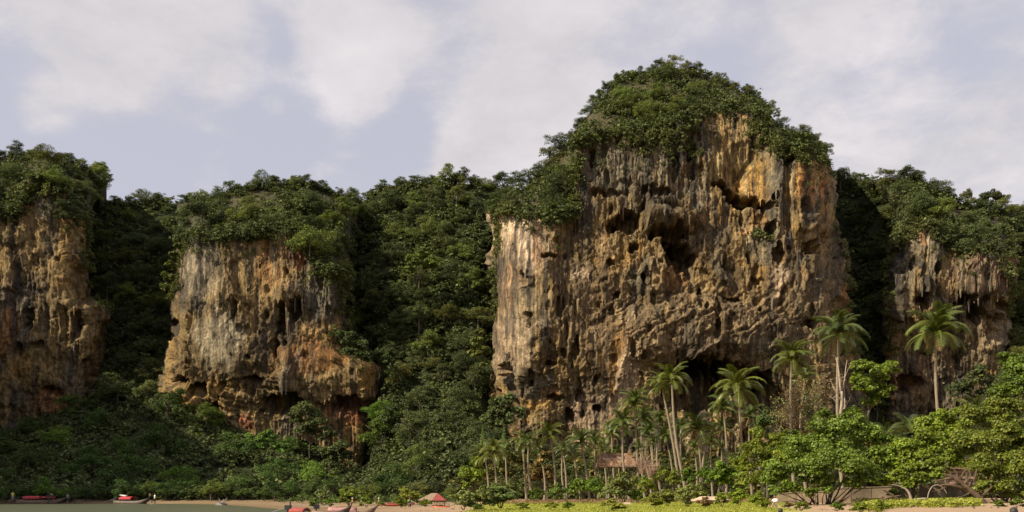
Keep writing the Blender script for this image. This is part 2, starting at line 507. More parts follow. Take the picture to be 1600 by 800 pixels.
# ------------------------------------------------------------------ limestone cliffs
TAN = (0.27, 0.183, 0.078); BROWN = (0.16, 0.107, 0.047); GREY = (0.135, 0.120, 0.088); CREAM = (0.38, 0.30, 0.18)
OCHRE = (0.42, 0.25, 0.08); ORANGE = (0.38, 0.17, 0.06); RED = (0.22, 0.07, 0.035); DARK = (0.055, 0.05, 0.045); PINK = (0.66, 0.49, 0.33)
class Cliff: pass
def make_cliff(name, left, right, top, veg, base, D0, lean, nu, nv, caves, stains, seed, rough=1.0, capdepth=32, wrap=38, bulges=(), strata=(), curtains=300, floor_extra=45, smooth_areas=(), plain=()):
    """left/right: (row, column) outlines; top, veg, base: (column, row) lines; all in photo pixels at distance D0"""
    r_ = np.random.default_rng(seed)
    lf = np.array(left, float); rt = np.array(right, float); tp = np.array(top, float); vg = np.array(veg, float); bs = np.array(base, float)
    t = np.linspace(-1.14, 1.14, nu)[None, :]; v = np.linspace(0, 1, nv)[:, None]
    f = np.clip(t, -1, 1); f = np.where(np.abs(t) > 0.92, np.sign(t) * (1 - 0.08 * np.exp(-(np.abs(t) - 0.92) / 0.08)), t)
    # column estimate first, then rows, then the true column
    mid0 = (lf[:, 1].mean() + rt[:, 1].mean()) / 2; h0 = (rt[:, 1].mean() - lf[:, 1].mean()) / 2
    px = mid0 + f * h0 + 0 * v
    for _ in range(3):
        yb = np.interp(px, bs[:, 0], bs[:, 1]) + floor_extra; yt = np.interp(px, tp[:, 0], tp[:, 1])
        py = yb + (yt - yb) * v
        l = np.interp(py, lf[:, 0], lf[:, 1]); r = np.interp(py, rt[:, 0], rt[:, 1])
        px = (l + r) / 2 + f * (r - l) / 2
    vl = np.interp(px, vg[:, 0], vg[:, 1])
    le = np.array(lean, float)
    D = D0 + np.interp(py, le[:, 0], le[:, 1]) + 0 * px
    cap = np.clip((vl - py) / np.maximum(vl - yt, 6), 0, 1)
    D = D + capdepth * cap ** 1.3
    D = D + wrap * np.clip((np.abs(t) - 0.78) / 0.36, 0, None) ** 1.7
    base_px, base_py = px.copy(), py.copy()
    s = D0 / FPX                                                   # metres per pixel
    um = px * s; vm = (HOR - py) * s
    # ---- relief (metres towards the sea)
    d_scale = 1.0 if nu > 500 else 0.6
    wx = um + 1.2 * fbm(um * 0.11, vm * 0.11, seed + 40, 3); wy = vm + 1.8 * fbm(um * 0.1, vm * 0.1, seed + 43, 3)
    d = d_scale * 2.6 * fbm(um * 0.045, vm * 0.032, seed, 3) + 1.0 * fbm(wx * 0.14, wy * 0.07, seed + 3, 4)
    ux = um + 0.3 * fbm(um * 0.3, vm * 0.07, seed + 47, 3)
    n_w0 = fbm(um * 0.25, vm * 0.25, seed + 240, 3); n_w1 = fbm(um * 0.25, vm * 0.25, seed + 244, 3)
    fm = np.ones_like(px)
    for (cx, cy, rx, ry, a) in plain:
        e = ((px - cx) / rx) ** 2 + ((py - cy) / ry) ** 2; fm = fm * (1 - a * smooth(1.35, 0.55, e + 0.7 * fbm(um * 0.12, vm * 0.12, seed + 230, 3)))
    fl = np.abs(fbm(ux * 0.34, vm * 0.03, seed + 5, 3)); d = d + fm * 1.15 * (0.42 - fl) * smooth(-0.25, 0.35, fbm(um * 0.04, vm * 0.05, seed + 9, 2) + 0.15)
    lump = np.abs(fbm(wx * 0.32, wy * 0.24, seed + 15, 4)); d = d - 0.5 * rough * np.clip(lump, 0, 0.6) * 0.6
    fl2 = np.abs(fbm(ux * 0.95, vm * 0.06, seed + 12, 3)); d = d + fm * 0.8 * rough * (0.4 - fl2)
    crag = 0
    for q in range(4): crag = crag + (0.35 - np.abs(pnoise(wx * 0.55 * 1.9 ** q, wy * 0.36 * 1.9 ** q, seed + 200 + q))) * 0.62 ** q
    fx = um + 0.5 * n_w0; fy = vm + 0.5 * n_w1
    d = d + (0.5 + 0.3 * (1 - fm)) * rough * (facets(fx / 5.5 + fy * 0.04, fy / 9.0, seed, 2.2, 1.3) + facets(fx / 1.9, fy / 3.4, seed + 3, 1.1, 0.9) + facets(fx / 0.8, fy / 1.3, seed + 5, 0.5, 0.45))
    d = d + (1.25 - 0.4 * fm) * 0.28 * rough * crag * (0.35 + 0.65 * smooth(-0.25, 0.3, fbm(um * 0.06, vm * 0.06, seed + 210, 3)))
    # ---- bulging shoulders
    for (cx, cy, rx, ry, a) in bulges:
        e = ((px - cx) / rx) ** 2 + ((py - cy) / ry) ** 2; d = d + a * np.clip(1 - e, 0, 1) ** 0.8
    # ---- slanting beds
    n_w = fbm(um * 0.2, vm * 0.2, seed + 33, 3)
    for (cx, cy, rx, ry, ang, a) in strata:
        e = ((px - cx) / rx) ** 2 + ((py - cy) / ry) ** 2; m = smooth(1.2, 0.5, e)
        c, s_ = math.cos(ang), math.sin(ang)
        al = um * c + vm * s_; ac = -um * s_ + vm * c
        n = fbm(al * 0.10 + 0.5 * n_w, ac * 0.7 + 1.3 * n_w, seed + 20, 4)
        d = d + m * a * n
    # ---- drip curtains: swell downwards, then break off in ragged teeth
    vtot = np.abs(vm[-1] - vm[0]).mean()
    teeth = fbm(um * 0.9, um * 0 + 3.3, seed + 50, 3)
    dm = np.zeros_like(d)
    U0, U1 = um.min(), um.max(); V0, V1 = vm.min(), vm.max()
    ucol = um[nv // 2]
    for k in range(curtains):
        big = k < curtains * 0.12
        w = r_.uniform(1.8, 4.2) if big else r_.uniform(0.28, 1.1)
        Lh = r_.uniform(7, 22) if big else r_.uniform(2.0, 11)
        a = (r_.uniform(1.2, 2.6) if big else r_.uniform(0.5, 1.5)) * rough
        cu = r_.uniform(U0, U1); cv = r_.uniform(V0 + 6, V1 - 6)
        j0, j1 = np.searchsorted(ucol, [cu - w - 2, cu + w + 2])
        if j1 - j0 < 2: continue
        sub = (slice(None), slice(j0, j1))
        uu = um[sub]; vv = vm[sub]
        lat = np.clip(1 - np.abs((uu - cu + 0.35 * pnoise(vv * 0.25, vv * 0 + k) + 0.25 * teeth[sub]) / w) ** 1.5, 0, 1)
        h = (vv - cv + 2.2 * teeth[sub] * min(1.0, Lh / 6) - (1 - lat) * Lh * 0.25) / Lh
        prof = np.where(h < 0, smooth(-0.035, 0.0, h), np.clip(1 - h, 0, 1) ** 1.1)
        dm[sub] = np.maximum(dm[sub], a * lat * prof)
    dm = dm * (0.25 + 0.75 * smooth(-0.2, 0.25, fbm(um * 0.07, vm * 0.06, seed + 220, 3)))
    d = d + dm * (0.25 + 0.75 * fm)
    # ---- small pockets everywhere
    for k in range(int(curtains * 0.13)):
        cu = r_.uniform(U0, U1); cv = r_.uniform(V0 + 4, V1 - 4); w = r_.uniform(0.25, 0.9) * r_.uniform(0.6, 1.6); hgt = w * r_.uniform(0.9, 3.0)
        j0, j1 = np.searchsorted(ucol, [cu - w - 1.5, cu + w + 1.5])
        if j1 - j0 < 2: continue
        sub = (slice(None), slice(j0, j1))
        e = ((wx[sub] - cu) / w) ** 2 + ((wy[sub] - cv) / hgt) ** 2
        d[sub] -= r_.uniform(0.6, 1.9) * rough * smooth(1.1, 0.5, e + 0.8 * teeth[sub] + 0.6 * n_w[sub])
    d = d + 0.4 * rough * fbm(um * 0.8, vm * 0.5, seed + 25, 4, 0.62)
    # ---- caves and hollows seen in the photo
    for (cx, cy, rx, ry, a) in smooth_areas:
        e = ((px - cx) / rx) ** 2 + ((py - cy) / ry) ** 2; d = d * (1 - a * smooth(1.3, 0.5, e + 0.5 * n_w))
    up = np.zeros_like(d)
    jx = 9 * fbm(um * 0.35, vm * 0.16, seed + 60, 4, 0.6); jy = 9 * fbm(um * 0.4, vm * 0.25, seed + 66, 4, 0.6)
    for (cx, cy, rx, ry, a) in caves:
        k = min(1.0, min(rx, ry) / 9)
        e = ((px + jx * k - cx) / rx) ** 2 + ((py + jy * k - cy) / ry) ** 2
        m = smooth(1.25, 0.55, e + 0.55 * crag + 0.35 * teeth)
        d = d - a * m; up = up + 0.28 * a * m
    rockness = 1 - 0.75 * smooth(0.02, 0.2, cap)                    # the wooded top is smoother
    d = d * rockness
    # ---- to space
    X = (px - 800) * D / FPX; Z = EYE + (HOR - py) * D / FPX
    A = np.stack([X, D, Z], -1)
    du = np.gradient(A, axis=1); dv = np.gradient(A, axis=0)
    nrm = np.cross(du, dv); nrm /= np.maximum(np.linalg.norm(nrm, axis=-1, keepdims=True), 1e-6)
    nrm[nrm[..., 1] > 0.2] *= 0.5
    nrm[..., 2] = np.clip(nrm[..., 2], -0.3, 0.5)
    A = A + nrm * d[..., None]; A[..., 2] += up * rockness
    st = 0.6 + 0.4 * fm
    # ---- mineral colours
    def C(c): return np.array(c)[None, None, :]
    def lerp(a, c, m): return a * (1 - m[..., None]) + c * m[..., None]
    n1 = fbm(wx * 0.06, wy * 0.035, seed + 70, 4); n2 = fbm(ux * 0.45, vm * 0.045, seed + 75, 4); n3 = fbm(wx * 0.10, wy * 0.08, seed + 80, 5); n4 = fbm(ux * 0.9, vm * 0.06, seed + 85, 3); n5 = fbm(ux * 1.9, vm * 0.07, seed + 95, 3)
    col = lerp(C(TAN) + 0 * A, C(BROWN), smooth(-0.15, 0.4, n1 + 0.5 * n3))
    col = lerp(col, C(GREY), 0.8 * smooth(0.05, 0.45, n3 + 0.45 * n2 - 0.08))
    col = lerp(col, C(OCHRE), 0.65 * smooth(0.10, 0.5, fbm(wx * 0.085, wy * 0.07, seed + 90, 4)))
    for (cx, cy, rx, ry, c, a) in stains:
        e = ((px + 1.2 * jx - cx) / rx) ** 2 + ((py + 1.8 * jy - cy) / ry) ** 2
        m = smooth(1.5, 0.3, e + 0.9 * n3 + 0.6 * n2) * a
        col = lerp(col, C(c), m)
    col = lerp(col, C(CREAM), st * 0.5 * smooth(0.2, 0.5, n2))
    col = lerp(col, C(DARK), st * 0.75 * smooth(0.16, 0.44, -n2 + 0.35 * n3) )
    col = lerp(col, C(DARK), st * 0.75 * smooth(0.10, 0.36, n4 + 0.25 * n3)); col = lerp(col, C(CREAM), st * 0.4 * smooth(0.2, 0.5, n5)); col = lerp(col, C(DARK), st * 0.6 * smooth(0.16, 0.46, -n5 + 0.3 * n1)); n6 = fbm(wx * 0.5, wy * 0.4, seed + 98, 4); col = lerp(col, C((0.075, 0.055, 0.032)), 0.6 * (1 - 0.5 * fm) * smooth(0.02, 0.4, n6))
    col = lerp(col, C((0.05, 0.055, 0.028)), 0.85 * smooth(0.0, 0.12, cap + 0.05 * n2))
    idx = np.arange((nv - 1) * nu).reshape(nv - 1, nu)[:, :-1].ravel()
    F = np.stack([idx, idx + 1, idx + nu + 1, idx + nu], -1)
    V = A.reshape(-1, 3); cc = col.reshape(-1, 3)
    # plateau behind the top edge
    ex = []
    for k in (8, 25, 60):
        e = A[-1].copy(); e[:, 1] += k; e[:, 0] *= e[:, 1] / A[-1][:, 1]; ex.append(e)
    n0 = len(V); V = np.concatenate([V] + ex); cc = np.concatenate([cc] + [col[-1]] * 3)
    prev = np.arange(n0 - nu, n0)
    for k in range(3):
        cur = n0 + k * nu + np.arange(nu)
        F = np.concatenate([F, np.stack([prev[:-1], prev[1:], cur[1:], cur[:-1]], -1)]); prev = cur
    o = tag(link("cliff", mesh_np("cliff", V, F, M_ROCK, True, {"mineral": cc})), kind="structure")
    c = Cliff(); c.obj = o; c.A = A; c.px = base_px; c.py = base_py; c.left = lf; c.right = rt; c.top = tp; c.veg = vg; c.base = bs; c.D0 = D0; c.col = col.reshape(-1, 3)
    c.spx = 800 + A[..., 0] * FPX / A[..., 1]; c.spy = HOR - (A[..., 2] - EYE) * FPX / A[..., 1]
    c.front = (np.abs(t) < 1.0) & (v >= 0)
    def at(px_, py_):
        q = (c.spx - px_) ** 2 + (c.spy - py_) ** 2 + np.where(c.front, 0, 400)
        near = q < q.min() + 6
        i = np.argmin(np.where(near, A[..., 1], 1e9)); c.last = i; return Vector(A.reshape(-1, 3)[i])
    c.at = at
    def covers(x, y):
        """True where this cliff stands before the slope at photo pixel x, y"""
        if y > np.interp(x, bs[:, 0], bs[:, 1]) or y < np.interp(x, tp[:, 0], tp[:, 1]): return False
        return np.interp(y, lf[:, 0], lf[:, 1]) < x < np.interp(y, rt[:, 0], rt[:, 1])
    c.covers = covers
    return c

CL_A = make_cliff("a",
    left=[(200, -190), (700, -190)],
    right=[(230, 150), (275, 172), (310, 150), (345, 136), (470, 134), (485, 160), (520, 169), (570, 164), (640, 156), (720, 150)],
    top=[(-190, 250), (0, 246), (45, 240), (110, 252), (150, 272), (175, 300)],
    veg=[(-190, 330), (0, 335), (30, 338), (50, 300), (72, 275), (90, 300), (105, 345), (135, 350), (175, 480)],
    base=[(-190, 680), (0, 670), (40, 660), (75, 655), (150, 632), (175, 630)], D0=221, lean=[(230, 6), (330, 4), (480, 1), (600, 2), (660, 4), (720, 0)],
    nu=260, nv=340, seed=100,
    caves=[(80, 612, 16, 9, 5), (45, 500, 9, 25, 3), (122, 505, 7, 22, 3), (30, 545, 7, 12, 3), (150, 620, 5, 14, 3), (60, 540, 10, 8, 2.5), (20, 640, 8, 10, 3)],
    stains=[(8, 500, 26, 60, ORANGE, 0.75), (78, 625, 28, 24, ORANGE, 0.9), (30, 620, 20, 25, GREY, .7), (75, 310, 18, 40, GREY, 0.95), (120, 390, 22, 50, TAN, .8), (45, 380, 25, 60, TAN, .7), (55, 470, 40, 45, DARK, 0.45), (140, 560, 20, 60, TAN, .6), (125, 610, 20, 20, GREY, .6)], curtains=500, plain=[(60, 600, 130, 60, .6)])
CL_B = make_cliff("b",
    left=[(260, 280), (330, 278), (380, 284), (440, 276), (470, 268), (520, 262), (570, 251), (610, 248), (660, 300), (720, 380)],
    right=[(260, 545), (330, 560), (400, 548), (500, 546), (545, 552), (575, 598), (620, 606), (650, 592), (690, 586), (730, 580)],
    top=[(240, 345), (285, 318), (330, 308), (385, 292), (490, 284), (540, 308), (600, 330), (620, 500)],
    veg=[(240, 420), (285, 384), (330, 376), (400, 374), (455, 366), (470, 372), (485, 400), (505, 425), (545, 438), (560, 500), (620, 560)],
    base=[(240, 600), (250, 605), (285, 630), (320, 655), (395, 668), (430, 655), (470, 640), (500, 650), (535, 690), (560, 722), (585, 722), (600, 640), (620, 600)], D0=214,
    lean=[(280, 6), (370, 3), (470, 0), (560, -1), (600, 0), (640, 2), (720, 3)], nu=340, nv=380, seed=200,
    caves=[(312, 610, 16, 14, 7), (285, 597, 16, 8, 4), (440, 630, 38, 20, 6), (395, 595, 17, 7, 4), (545, 632, 28, 16, 6), (562, 640, 9, 14, 4), (438, 500, 10, 30, 4.5), (462, 488, 14, 14, 4), (470, 475, 8, 10, 3), (366, 485, 9, 18, 3), (296, 505, 5, 20, 4), (430, 540, 4, 24, 3), (388, 557, 7, 5, 3), (335, 640, 8, 12, 4)],
    bulges=[(340, 530, 60, 60, 1.2), (450, 460, 26, 26, 2.5), (449, 585, 12, 40, 3.0)],
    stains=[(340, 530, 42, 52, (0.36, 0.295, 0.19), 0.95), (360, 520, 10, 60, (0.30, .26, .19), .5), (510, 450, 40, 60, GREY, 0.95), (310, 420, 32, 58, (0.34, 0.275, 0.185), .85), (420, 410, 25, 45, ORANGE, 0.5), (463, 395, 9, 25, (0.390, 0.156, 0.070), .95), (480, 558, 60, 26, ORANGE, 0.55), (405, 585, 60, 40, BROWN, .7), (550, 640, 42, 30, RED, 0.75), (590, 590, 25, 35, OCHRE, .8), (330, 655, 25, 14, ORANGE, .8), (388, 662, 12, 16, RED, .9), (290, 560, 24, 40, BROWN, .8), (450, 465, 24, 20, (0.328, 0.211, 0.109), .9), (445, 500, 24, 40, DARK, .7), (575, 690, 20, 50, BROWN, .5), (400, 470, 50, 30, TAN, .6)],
    strata=[(400, 620, 90, 45, -0.4, 0.9)], curtains=700, rough=0.9, plain=[(400, 570, 180, 95, .75), (430, 440, 40, 40, .5)], smooth_areas=[(335, 535, 48, 55, .75), (315, 425, 40, 50, .6), (405, 430, 40, 50, .5), (480, 560, 60, 30, .5)])
CL_C = make_cliff("c",
    left=[(90, 900), (200, 790), (300, 778), (340, 776), (420, 770), (480, 768), (560, 764), (620, 752), (700, 752)],
    right=[(90, 1200), (200, 1262), (230, 1290), (260, 1298), (330, 1304), (375, 1316), (410, 1326), (460, 1330), (520, 1338), (700, 1350)],
    top=[(740, 340), (776, 312), (815, 300), (845, 270), (880, 232), (900, 205), (930, 160), (960, 125), (1000, 112), (1050, 106), (1100, 116), (1150, 136), (1190, 162), (1215, 190), (1240, 212), (1290, 225), (1350, 300)],
    veg=[(740, 360), (776, 336), (800, 332), (830, 345), (880, 350), (897, 335), (905, 232), (930, 212), (1000, 215), (1040, 205), (1080, 205), (1095, 175), (1150, 172), (1180, 182), (1210, 215), (1225, 235), (1250, 244), (1290, 252), (1350, 340)],
    base=[(740, 640), (780, 660), (860, 680), (960, 690), (1100, 690), (1240, 680), (1350, 650)], D0=196,
    lean=[(90, 18), (200, 8), (330, 4), (450, 1), (540, -1), (570, -1), (620, 0), (690, 0), (760, 0)], nu=600, nv=620, seed=300, capdepth=34,
    caves=[(1126, 287, 11, 7, 5), (1138, 297, 13, 8, 6), (1150, 306, 15, 10, 7), (1166, 317, 20, 13, 6), (1180, 325, 18, 11, 4), (1195, 331, 14, 8, 5), (1207, 318, 5, 9, 4), (1080, 250, 10, 40, 2.0),
           (1064, 402, 24, 28, 9), (1048, 366, 34, 13, 6), (1050, 385, 20, 12, 6), (1075, 428, 10, 12, 5), (980, 346, 26, 16, 6.5), (960, 352, 16, 10, 5), (990, 384, 7, 7, 3.5), (956, 411, 9, 6, 3), (962, 462, 6, 10, 3.5), (1003, 436, 5, 7, 3), (926, 246, 6, 15, 4),
           (1105, 584, 66, 26, 8), (1085, 620, 54, 42, 8), (1165, 602, 46, 32, 7), (1200, 625, 30, 30, 6),
           (933, 640, 7, 6, 4), (911, 648, 4, 7, 3), (892, 650, 10, 11, 4), (870, 622, 16, 7, 3), (1117, 516, 6, 8, 3), (1205, 365, 10, 12, 3), (1215, 400, 12, 18, 4), (1262, 392, 14, 9, 3.5), (1285, 372, 10, 8, 3), (1252, 330, 7, 14, 3), (1265, 505, 14, 8, 4), (1325, 465, 8, 14, 4),
           (820, 440, 6, 16, 2.5), (792, 580, 13, 14, 3.5), (855, 400, 14, 6, 2.5), (875, 480, 8, 20, 2.5), (827, 492, 8, 6, 2.5), (900, 545, 5, 24, 3), (1025, 300, 30, 10, 2.5), (950, 300, 30, 8, 2), (1225, 255, 14, 7, 4), (1140, 470, 18, 8, 2.5), (1180, 440, 12, 8, 2.5), (1090, 470, 6, 24, 2.5)],
    bulges=[(1040, 345, 60, 22, 4.5), (1020, 440, 26, 40, 4.0), (1170, 260, 45, 45, -3.0), (1085, 520, 150, 60, 5.0), (1210, 300, 13, 80, 2.5), (1240, 300, 12, 90, 2.0), (820, 470, 50, 130, 2.5)],
    strata=[(1090, 505, 175, 75, 0.5, 1.05), (880, 560, 60, 60, 0.3, 0.5), (960, 420, 80, 50, 0.2, 0.4)],
    stains=[(1180, 285, 30, 44, OCHRE, 1.0), (1160, 240, 22, 24, (0.328, 0.234, 0.101), .9), (1117, 245, 5, 30, (0.328, 0.257, 0.125), .9), (1135, 320, 14, 22, OCHRE, .8), (1180, 352, 26, 16, (0.328, 0.195, 0.086), .8), (1162, 357, 10, 8, ORANGE, .9), (1265, 300, 24, 18, ORANGE, .8), (1245, 275, 12, 24, ORANGE, .7), (1285, 350, 18, 40, OCHRE, .6),
            (1212, 300, 13, 75, GREY, .95), (1195, 388, 32, 26, GREY, .8), (960, 262, 75, 40, GREY, 0.9), (1060, 235, 50, 45, GREY, 0.95), (1090, 300, 22, 40, GREY, .8), (1220, 215, 30, 24, GREY, .8),
            (815, 375, 42, 60, PINK, 1.0), (795, 440, 26, 70, (0.390, 0.242, 0.133), .95), (840, 385, 10, 50, ORANGE, .45), (835, 470, 30, 50, (0.328, 0.242, 0.133), .9), (800, 540, 34, 60, (0.328, 0.242, 0.156), .9), (880, 440, 40, 60, TAN, .5), (945, 400, 10, 50, (0.328, 0.203, 0.101), .8), (905, 425, 18, 16, PINK, .6), (1000, 350, 80, 30, BROWN, .5), (1020, 425, 26, 40, (0.281, 0.195, 0.101), .9), (1050, 440, 20, 14, ORANGE, .5), (1090, 520, 140, 60, (0.234, 0.164, 0.090), .85), (958, 545, 22, 60, (0.312, 0.172, 0.062), .85), (900, 580, 60, 70, BROWN, .5), (835, 632, 36, 9, OCHRE, .95), (865, 615, 18, 10, ORANGE, .8), (925, 640, 40, 40, (0.328, 0.234, 0.148), .95), (830, 600, 40, 24, GREY, .7), (980, 590, 20, 50, PINK, .6), (1120, 600, 80, 50, BROWN, .7), (1250, 480, 60, 60, (0.211, 0.148, 0.086), .7), (1320, 460, 14, 24, ORANGE, .5), (1215, 440, 10, 40, PINK, .6), (935, 480, 70, 60, (0.218, 0.156, 0.094), .6), (925, 680, 30, 14, PINK, .8)],
    curtains=1700, floor_extra=40, plain=[(1085, 480, 185, 105, .9), (960, 430, 75, 90, .6), (920, 600, 160, 80, .6), (1060, 360, 70, 40, .6), (1185, 285, 30, 40, .8)], smooth_areas=[(815, 385, 46, 60, .8), (800, 500, 34, 90, .7), (840, 470, 22, 40, .75), (1185, 280, 28, 36, .7), (950, 545, 26, 50, .4), (930, 640, 40, 40, .5)])
CL_D = make_cliff("d",
    left=[(255, 1330), (330, 1400), (380, 1392), (470, 1384), (560, 1380), (680, 1370)],
    right=[(255, 1500), (300, 1585), (380, 1582), (440, 1580), (500, 1570), (560, 1578), (680, 1590)],
    top=[(1320, 285), (1375, 282), (1430, 276), (1470, 306), (1500, 318), (1600, 335)],
    veg=[(1320, 440), (1385, 410), (1405, 372), (1425, 345), (1448, 338), (1462, 370), (1480, 382), (1500, 392), (1540, 395), (1580, 402), (1600, 440)],
    base=[(1320, 660), (1400, 670), (1480, 665), (1600, 650)], D0=208, lean=[(280, 10), (380, 5), (450, 0), (520, 3), (600, 5), (680, 4)], nu=270, nv=360, seed=400,
    caves=[(1520, 490, 14, 22, 5), (1500, 470, 10, 12, 4), (1552, 500, 6, 14, 4), (1440, 470, 8, 16, 4), (1425, 420, 6, 14, 2.5), (1560, 480, 12, 14, 4), (1420, 600, 24, 16, 5), (1460, 430, 5, 10, 2.5)],
    bulges=[(1530, 430, 45, 40, 3.5), (1440, 400, 30, 70, 2.0)],
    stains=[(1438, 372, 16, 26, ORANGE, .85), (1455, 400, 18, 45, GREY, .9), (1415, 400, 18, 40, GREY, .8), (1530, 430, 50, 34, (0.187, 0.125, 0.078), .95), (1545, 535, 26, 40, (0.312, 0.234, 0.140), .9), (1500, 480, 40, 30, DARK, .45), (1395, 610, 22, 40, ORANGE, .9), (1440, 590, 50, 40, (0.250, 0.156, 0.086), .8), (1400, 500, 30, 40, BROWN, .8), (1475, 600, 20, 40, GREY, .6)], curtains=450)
CL_SHADE_CASTER = make_cliff("e", left=[(-300, -1500), (800, -1500)], right=[(-300, -560), (800, -470)], top=[(-1500, 0), (-700, -40), (-470, 130)], veg=[(-1500, 100), (-700, 60), (-470, 230)],  # unseen headland, added left of the view to shade the lower-left forest
    base=[(-1500, 760), (-470, 770)], D0=118, lean=[(-200, 10), (800, 0)], nu=150, nv=150, seed=500, caves=[], stains=[(-900, 400, 80, 120, GREY, .8)], curtains=120, capdepth=20, wrap=55)
CLIFFS = [CL_A, CL_B, CL_C, CL_D]

# ------------------------------------------------------------------ foliage builders
def unit(n, r):
    a = r.normal(size=(n, 3)); return a / np.linalg.norm(a, axis=1, keepdims=True)
def leaves(pos, nrm, size, r, tint, aspect=0.5, droop=0.0):
    """rhombic leaves at pos facing nrm; returns verts, faces, tints"""
    n = len(pos)
    a = unit(n, r); x = np.cross(nrm, a); x /= np.maximum(np.linalg.norm(x, axis=1, keepdims=True), 1e-6)
    x[:, 2] -= droop; x /= np.linalg.norm(x, axis=1, keepdims=True)
    y = np.cross(nrm, x); y /= np.maximum(np.linalg.norm(y, axis=1, keepdims=True), 1e-6)
    s = size[:, None]
    p0 = pos - x * s * 0.5; p2 = pos + x * s * 0.5 - nrm * s * 0.12
    mid = pos + nrm * s * 0.10
    p1 = mid + y * s * aspect; p3 = mid - y * s * aspect
    V = np.stack([p0, p1, p2, p3], 1).reshape(-1, 3)
    F = np.arange(n * 4).reshape(n, 4)
    T = np.repeat(tint, 4, axis=0)
    return V, F, T
def tints(n, r, spread=0.28, yellow=0.25, base=1.0):
    v = base * (1 + spread * r.standard_normal(n)).clip(0.35, 1.9)
    y = r.random(n) * yellow
    return np.stack([v * (1 + y), v * (1 + 0.35 * y), v * (1 - 0.3 * y)], 1)
def crown_np(blobs, n, leaf, seed, sub=9, subr=0.42, up=0.35, spread=0.28, yellow=0.3, jitter=0.55, aspect=0.5, bottom=-0.35):
    """leaf clumps over the upper shells of a set of blobs (x, y, z, r [, flatten])"""
    r = np.random.default_rng(seed)
    lobes = []
    for b in blobs:
        c = np.array(b[:3]); rad = b[3]; fl = b[4] if len(b) > 4 else 0.8
        for k in range(sub):
            d = unit(1, r)[0]
            if d[2] < bottom: d[2] = -d[2] * r.random()
            lobes.append((c + d * rad * 0.72 * np.array([1, 1, fl]), rad * subr * r.uniform(0.7, 1.3), r.uniform(0.72, 1.3)))
        lobes.append((c, rad * 0.6, 0.85))
    w = np.array([l[1] ** 2 for l in lobes]); w /= w.sum()
    cnt = np.maximum((w * n).astype(int), 6)
    Vs, Ns, Ts, Ss = [], [], [], []
    for (c, rad, sh), m in zip(lobes, cnt):
        d = unit(m, r); d[:, 2] = np.where(d[:, 2] < -0.3, -d[:, 2], d[:, 2])
        rr = rad * r.uniform(0.45, 1.08, m)[:, None]
        Vs.append(c + d * rr * np.array([1, 1, 0.78]))
        nn = d + unit(m, r) * jitter + np.array([0, 0, up]); nn /= np.linalg.norm(nn, axis=1, keepdims=True)
        Ns.append(nn); t = tints(m, r, spread, yellow) * sh; Ts.append(t); Ss.append(leaf * r.uniform(0.65, 1.35, m))
    return leaves(np.concatenate(Vs), np.concatenate(Ns), np.concatenate(Ss), r, np.concatenate(Ts), aspect)
def crown_mesh(name, mat, *a, **k):
    V, F, T = crown_np(*a, **k)
    return mesh_np(name, V, F, mat, False, {"tint": T})
def dome_blobs(seed, R=1.0, k=7, flat=0.7):
    r = np.random.default_rng(seed); out = [(0, 0, 0.15 * R, 0.62 * R)]
    for i in range(k):
        a = i * 2 * math.pi / k + r.uniform(-.4, .4); q = r.uniform(0.42, 0.72)
        out.append((q * R * math.cos(a), q * R * math.sin(a), R * r.uniform(-0.45, 0.4) * flat, R * r.uniform(0.32, 0.5)))
    out.append((r.uniform(-.3, .3) * R, r.uniform(-.3, .3) * R, 0.62 * R * flat, 0.4 * R))
    return out
def limb(mb, a, b, r0, r1, bend=0.12, n=7, seg=6, mi=0, seed=None):
    a = Vector(a); b = Vector(b); L = (b - a).length
    rr = random.Random(seed if seed is not None else random.random())
    off = Vector((rr.uniform(-1, 1), rr.uniform(-1, 1), rr.uniform(-.3, .6))) * L * bend
    off2 = Vector((rr.uniform(-1, 1), rr.uniform(-1, 1), rr.uniform(-.5, .5))) * L * bend * 0.5
    pts = []; rads = []
    for i in range(seg + 1):
        t = i / seg
        pts.append(a.lerp(b, t) + off * math.sin(math.pi * t) + off2 * math.sin(2 * math.pi * t)); rads.append(r0 + (r1 - r0) * t)
    mb.tube(pts, rads, n, mi)
    return pts

# ------------------------------------------------------------------ jungle on the slopes and cliff tops
CROWNS = [crown_mesh("crown", M_JUNGLE, dome_blobs(50 + i, 1.0, 5 + i % 4, 0.75 + 0.1 * (i % 3)), 6500, 0.045, 90 + i, sub=8, subr=0.42, spread=0.30, yellow=0.45, up=0.30, jitter=0.5, bottom=-0.8) for i in range(9)]
def _tr(seed):
    mb = MB(); rr = random.Random(seed)
    limb(mb, (0, 0, -1.5), (rr.uniform(-.15, .15), rr.uniform(-.15, .15), 0.1), 0.075, 0.045, 0.05, 6, 5, 0, seed)
    for k in range(4):
        a = rr.uniform(0, 6.28)
        limb(mb, (0, 0, -0.5 + 0.15 * k), (0.6 * math.cos(a), 0.6 * math.sin(a), 0.15 + 0.1 * k), 0.035, 0.012, 0.1, 5, 4, 0, seed + k)
    return mb.mesh("trunk", M_BARK, True)
TRUNKS = [_tr(i) for i in range(4)]
def cap_of(px, py):
    for c in (CL_C, CL_D, CL_B, CL_A):
        if np.interp(py, c.left[:, 0], c.left[:, 1]) - 4 < px < np.interp(py, c.right[:, 0], c.right[:, 1]) + 4:
            if np.interp(px, c.top[:, 0], c.top[:, 1]) <= py <= np.interp(px, c.veg[:, 0], c.veg[:, 1]): return c
    return None
def blocked(px, py):
    for c in CLIFFS:
        if c.covers(px, py) and py > np.interp(px, c.veg[:, 0], c.veg[:, 1]) - 2: return True
    return False
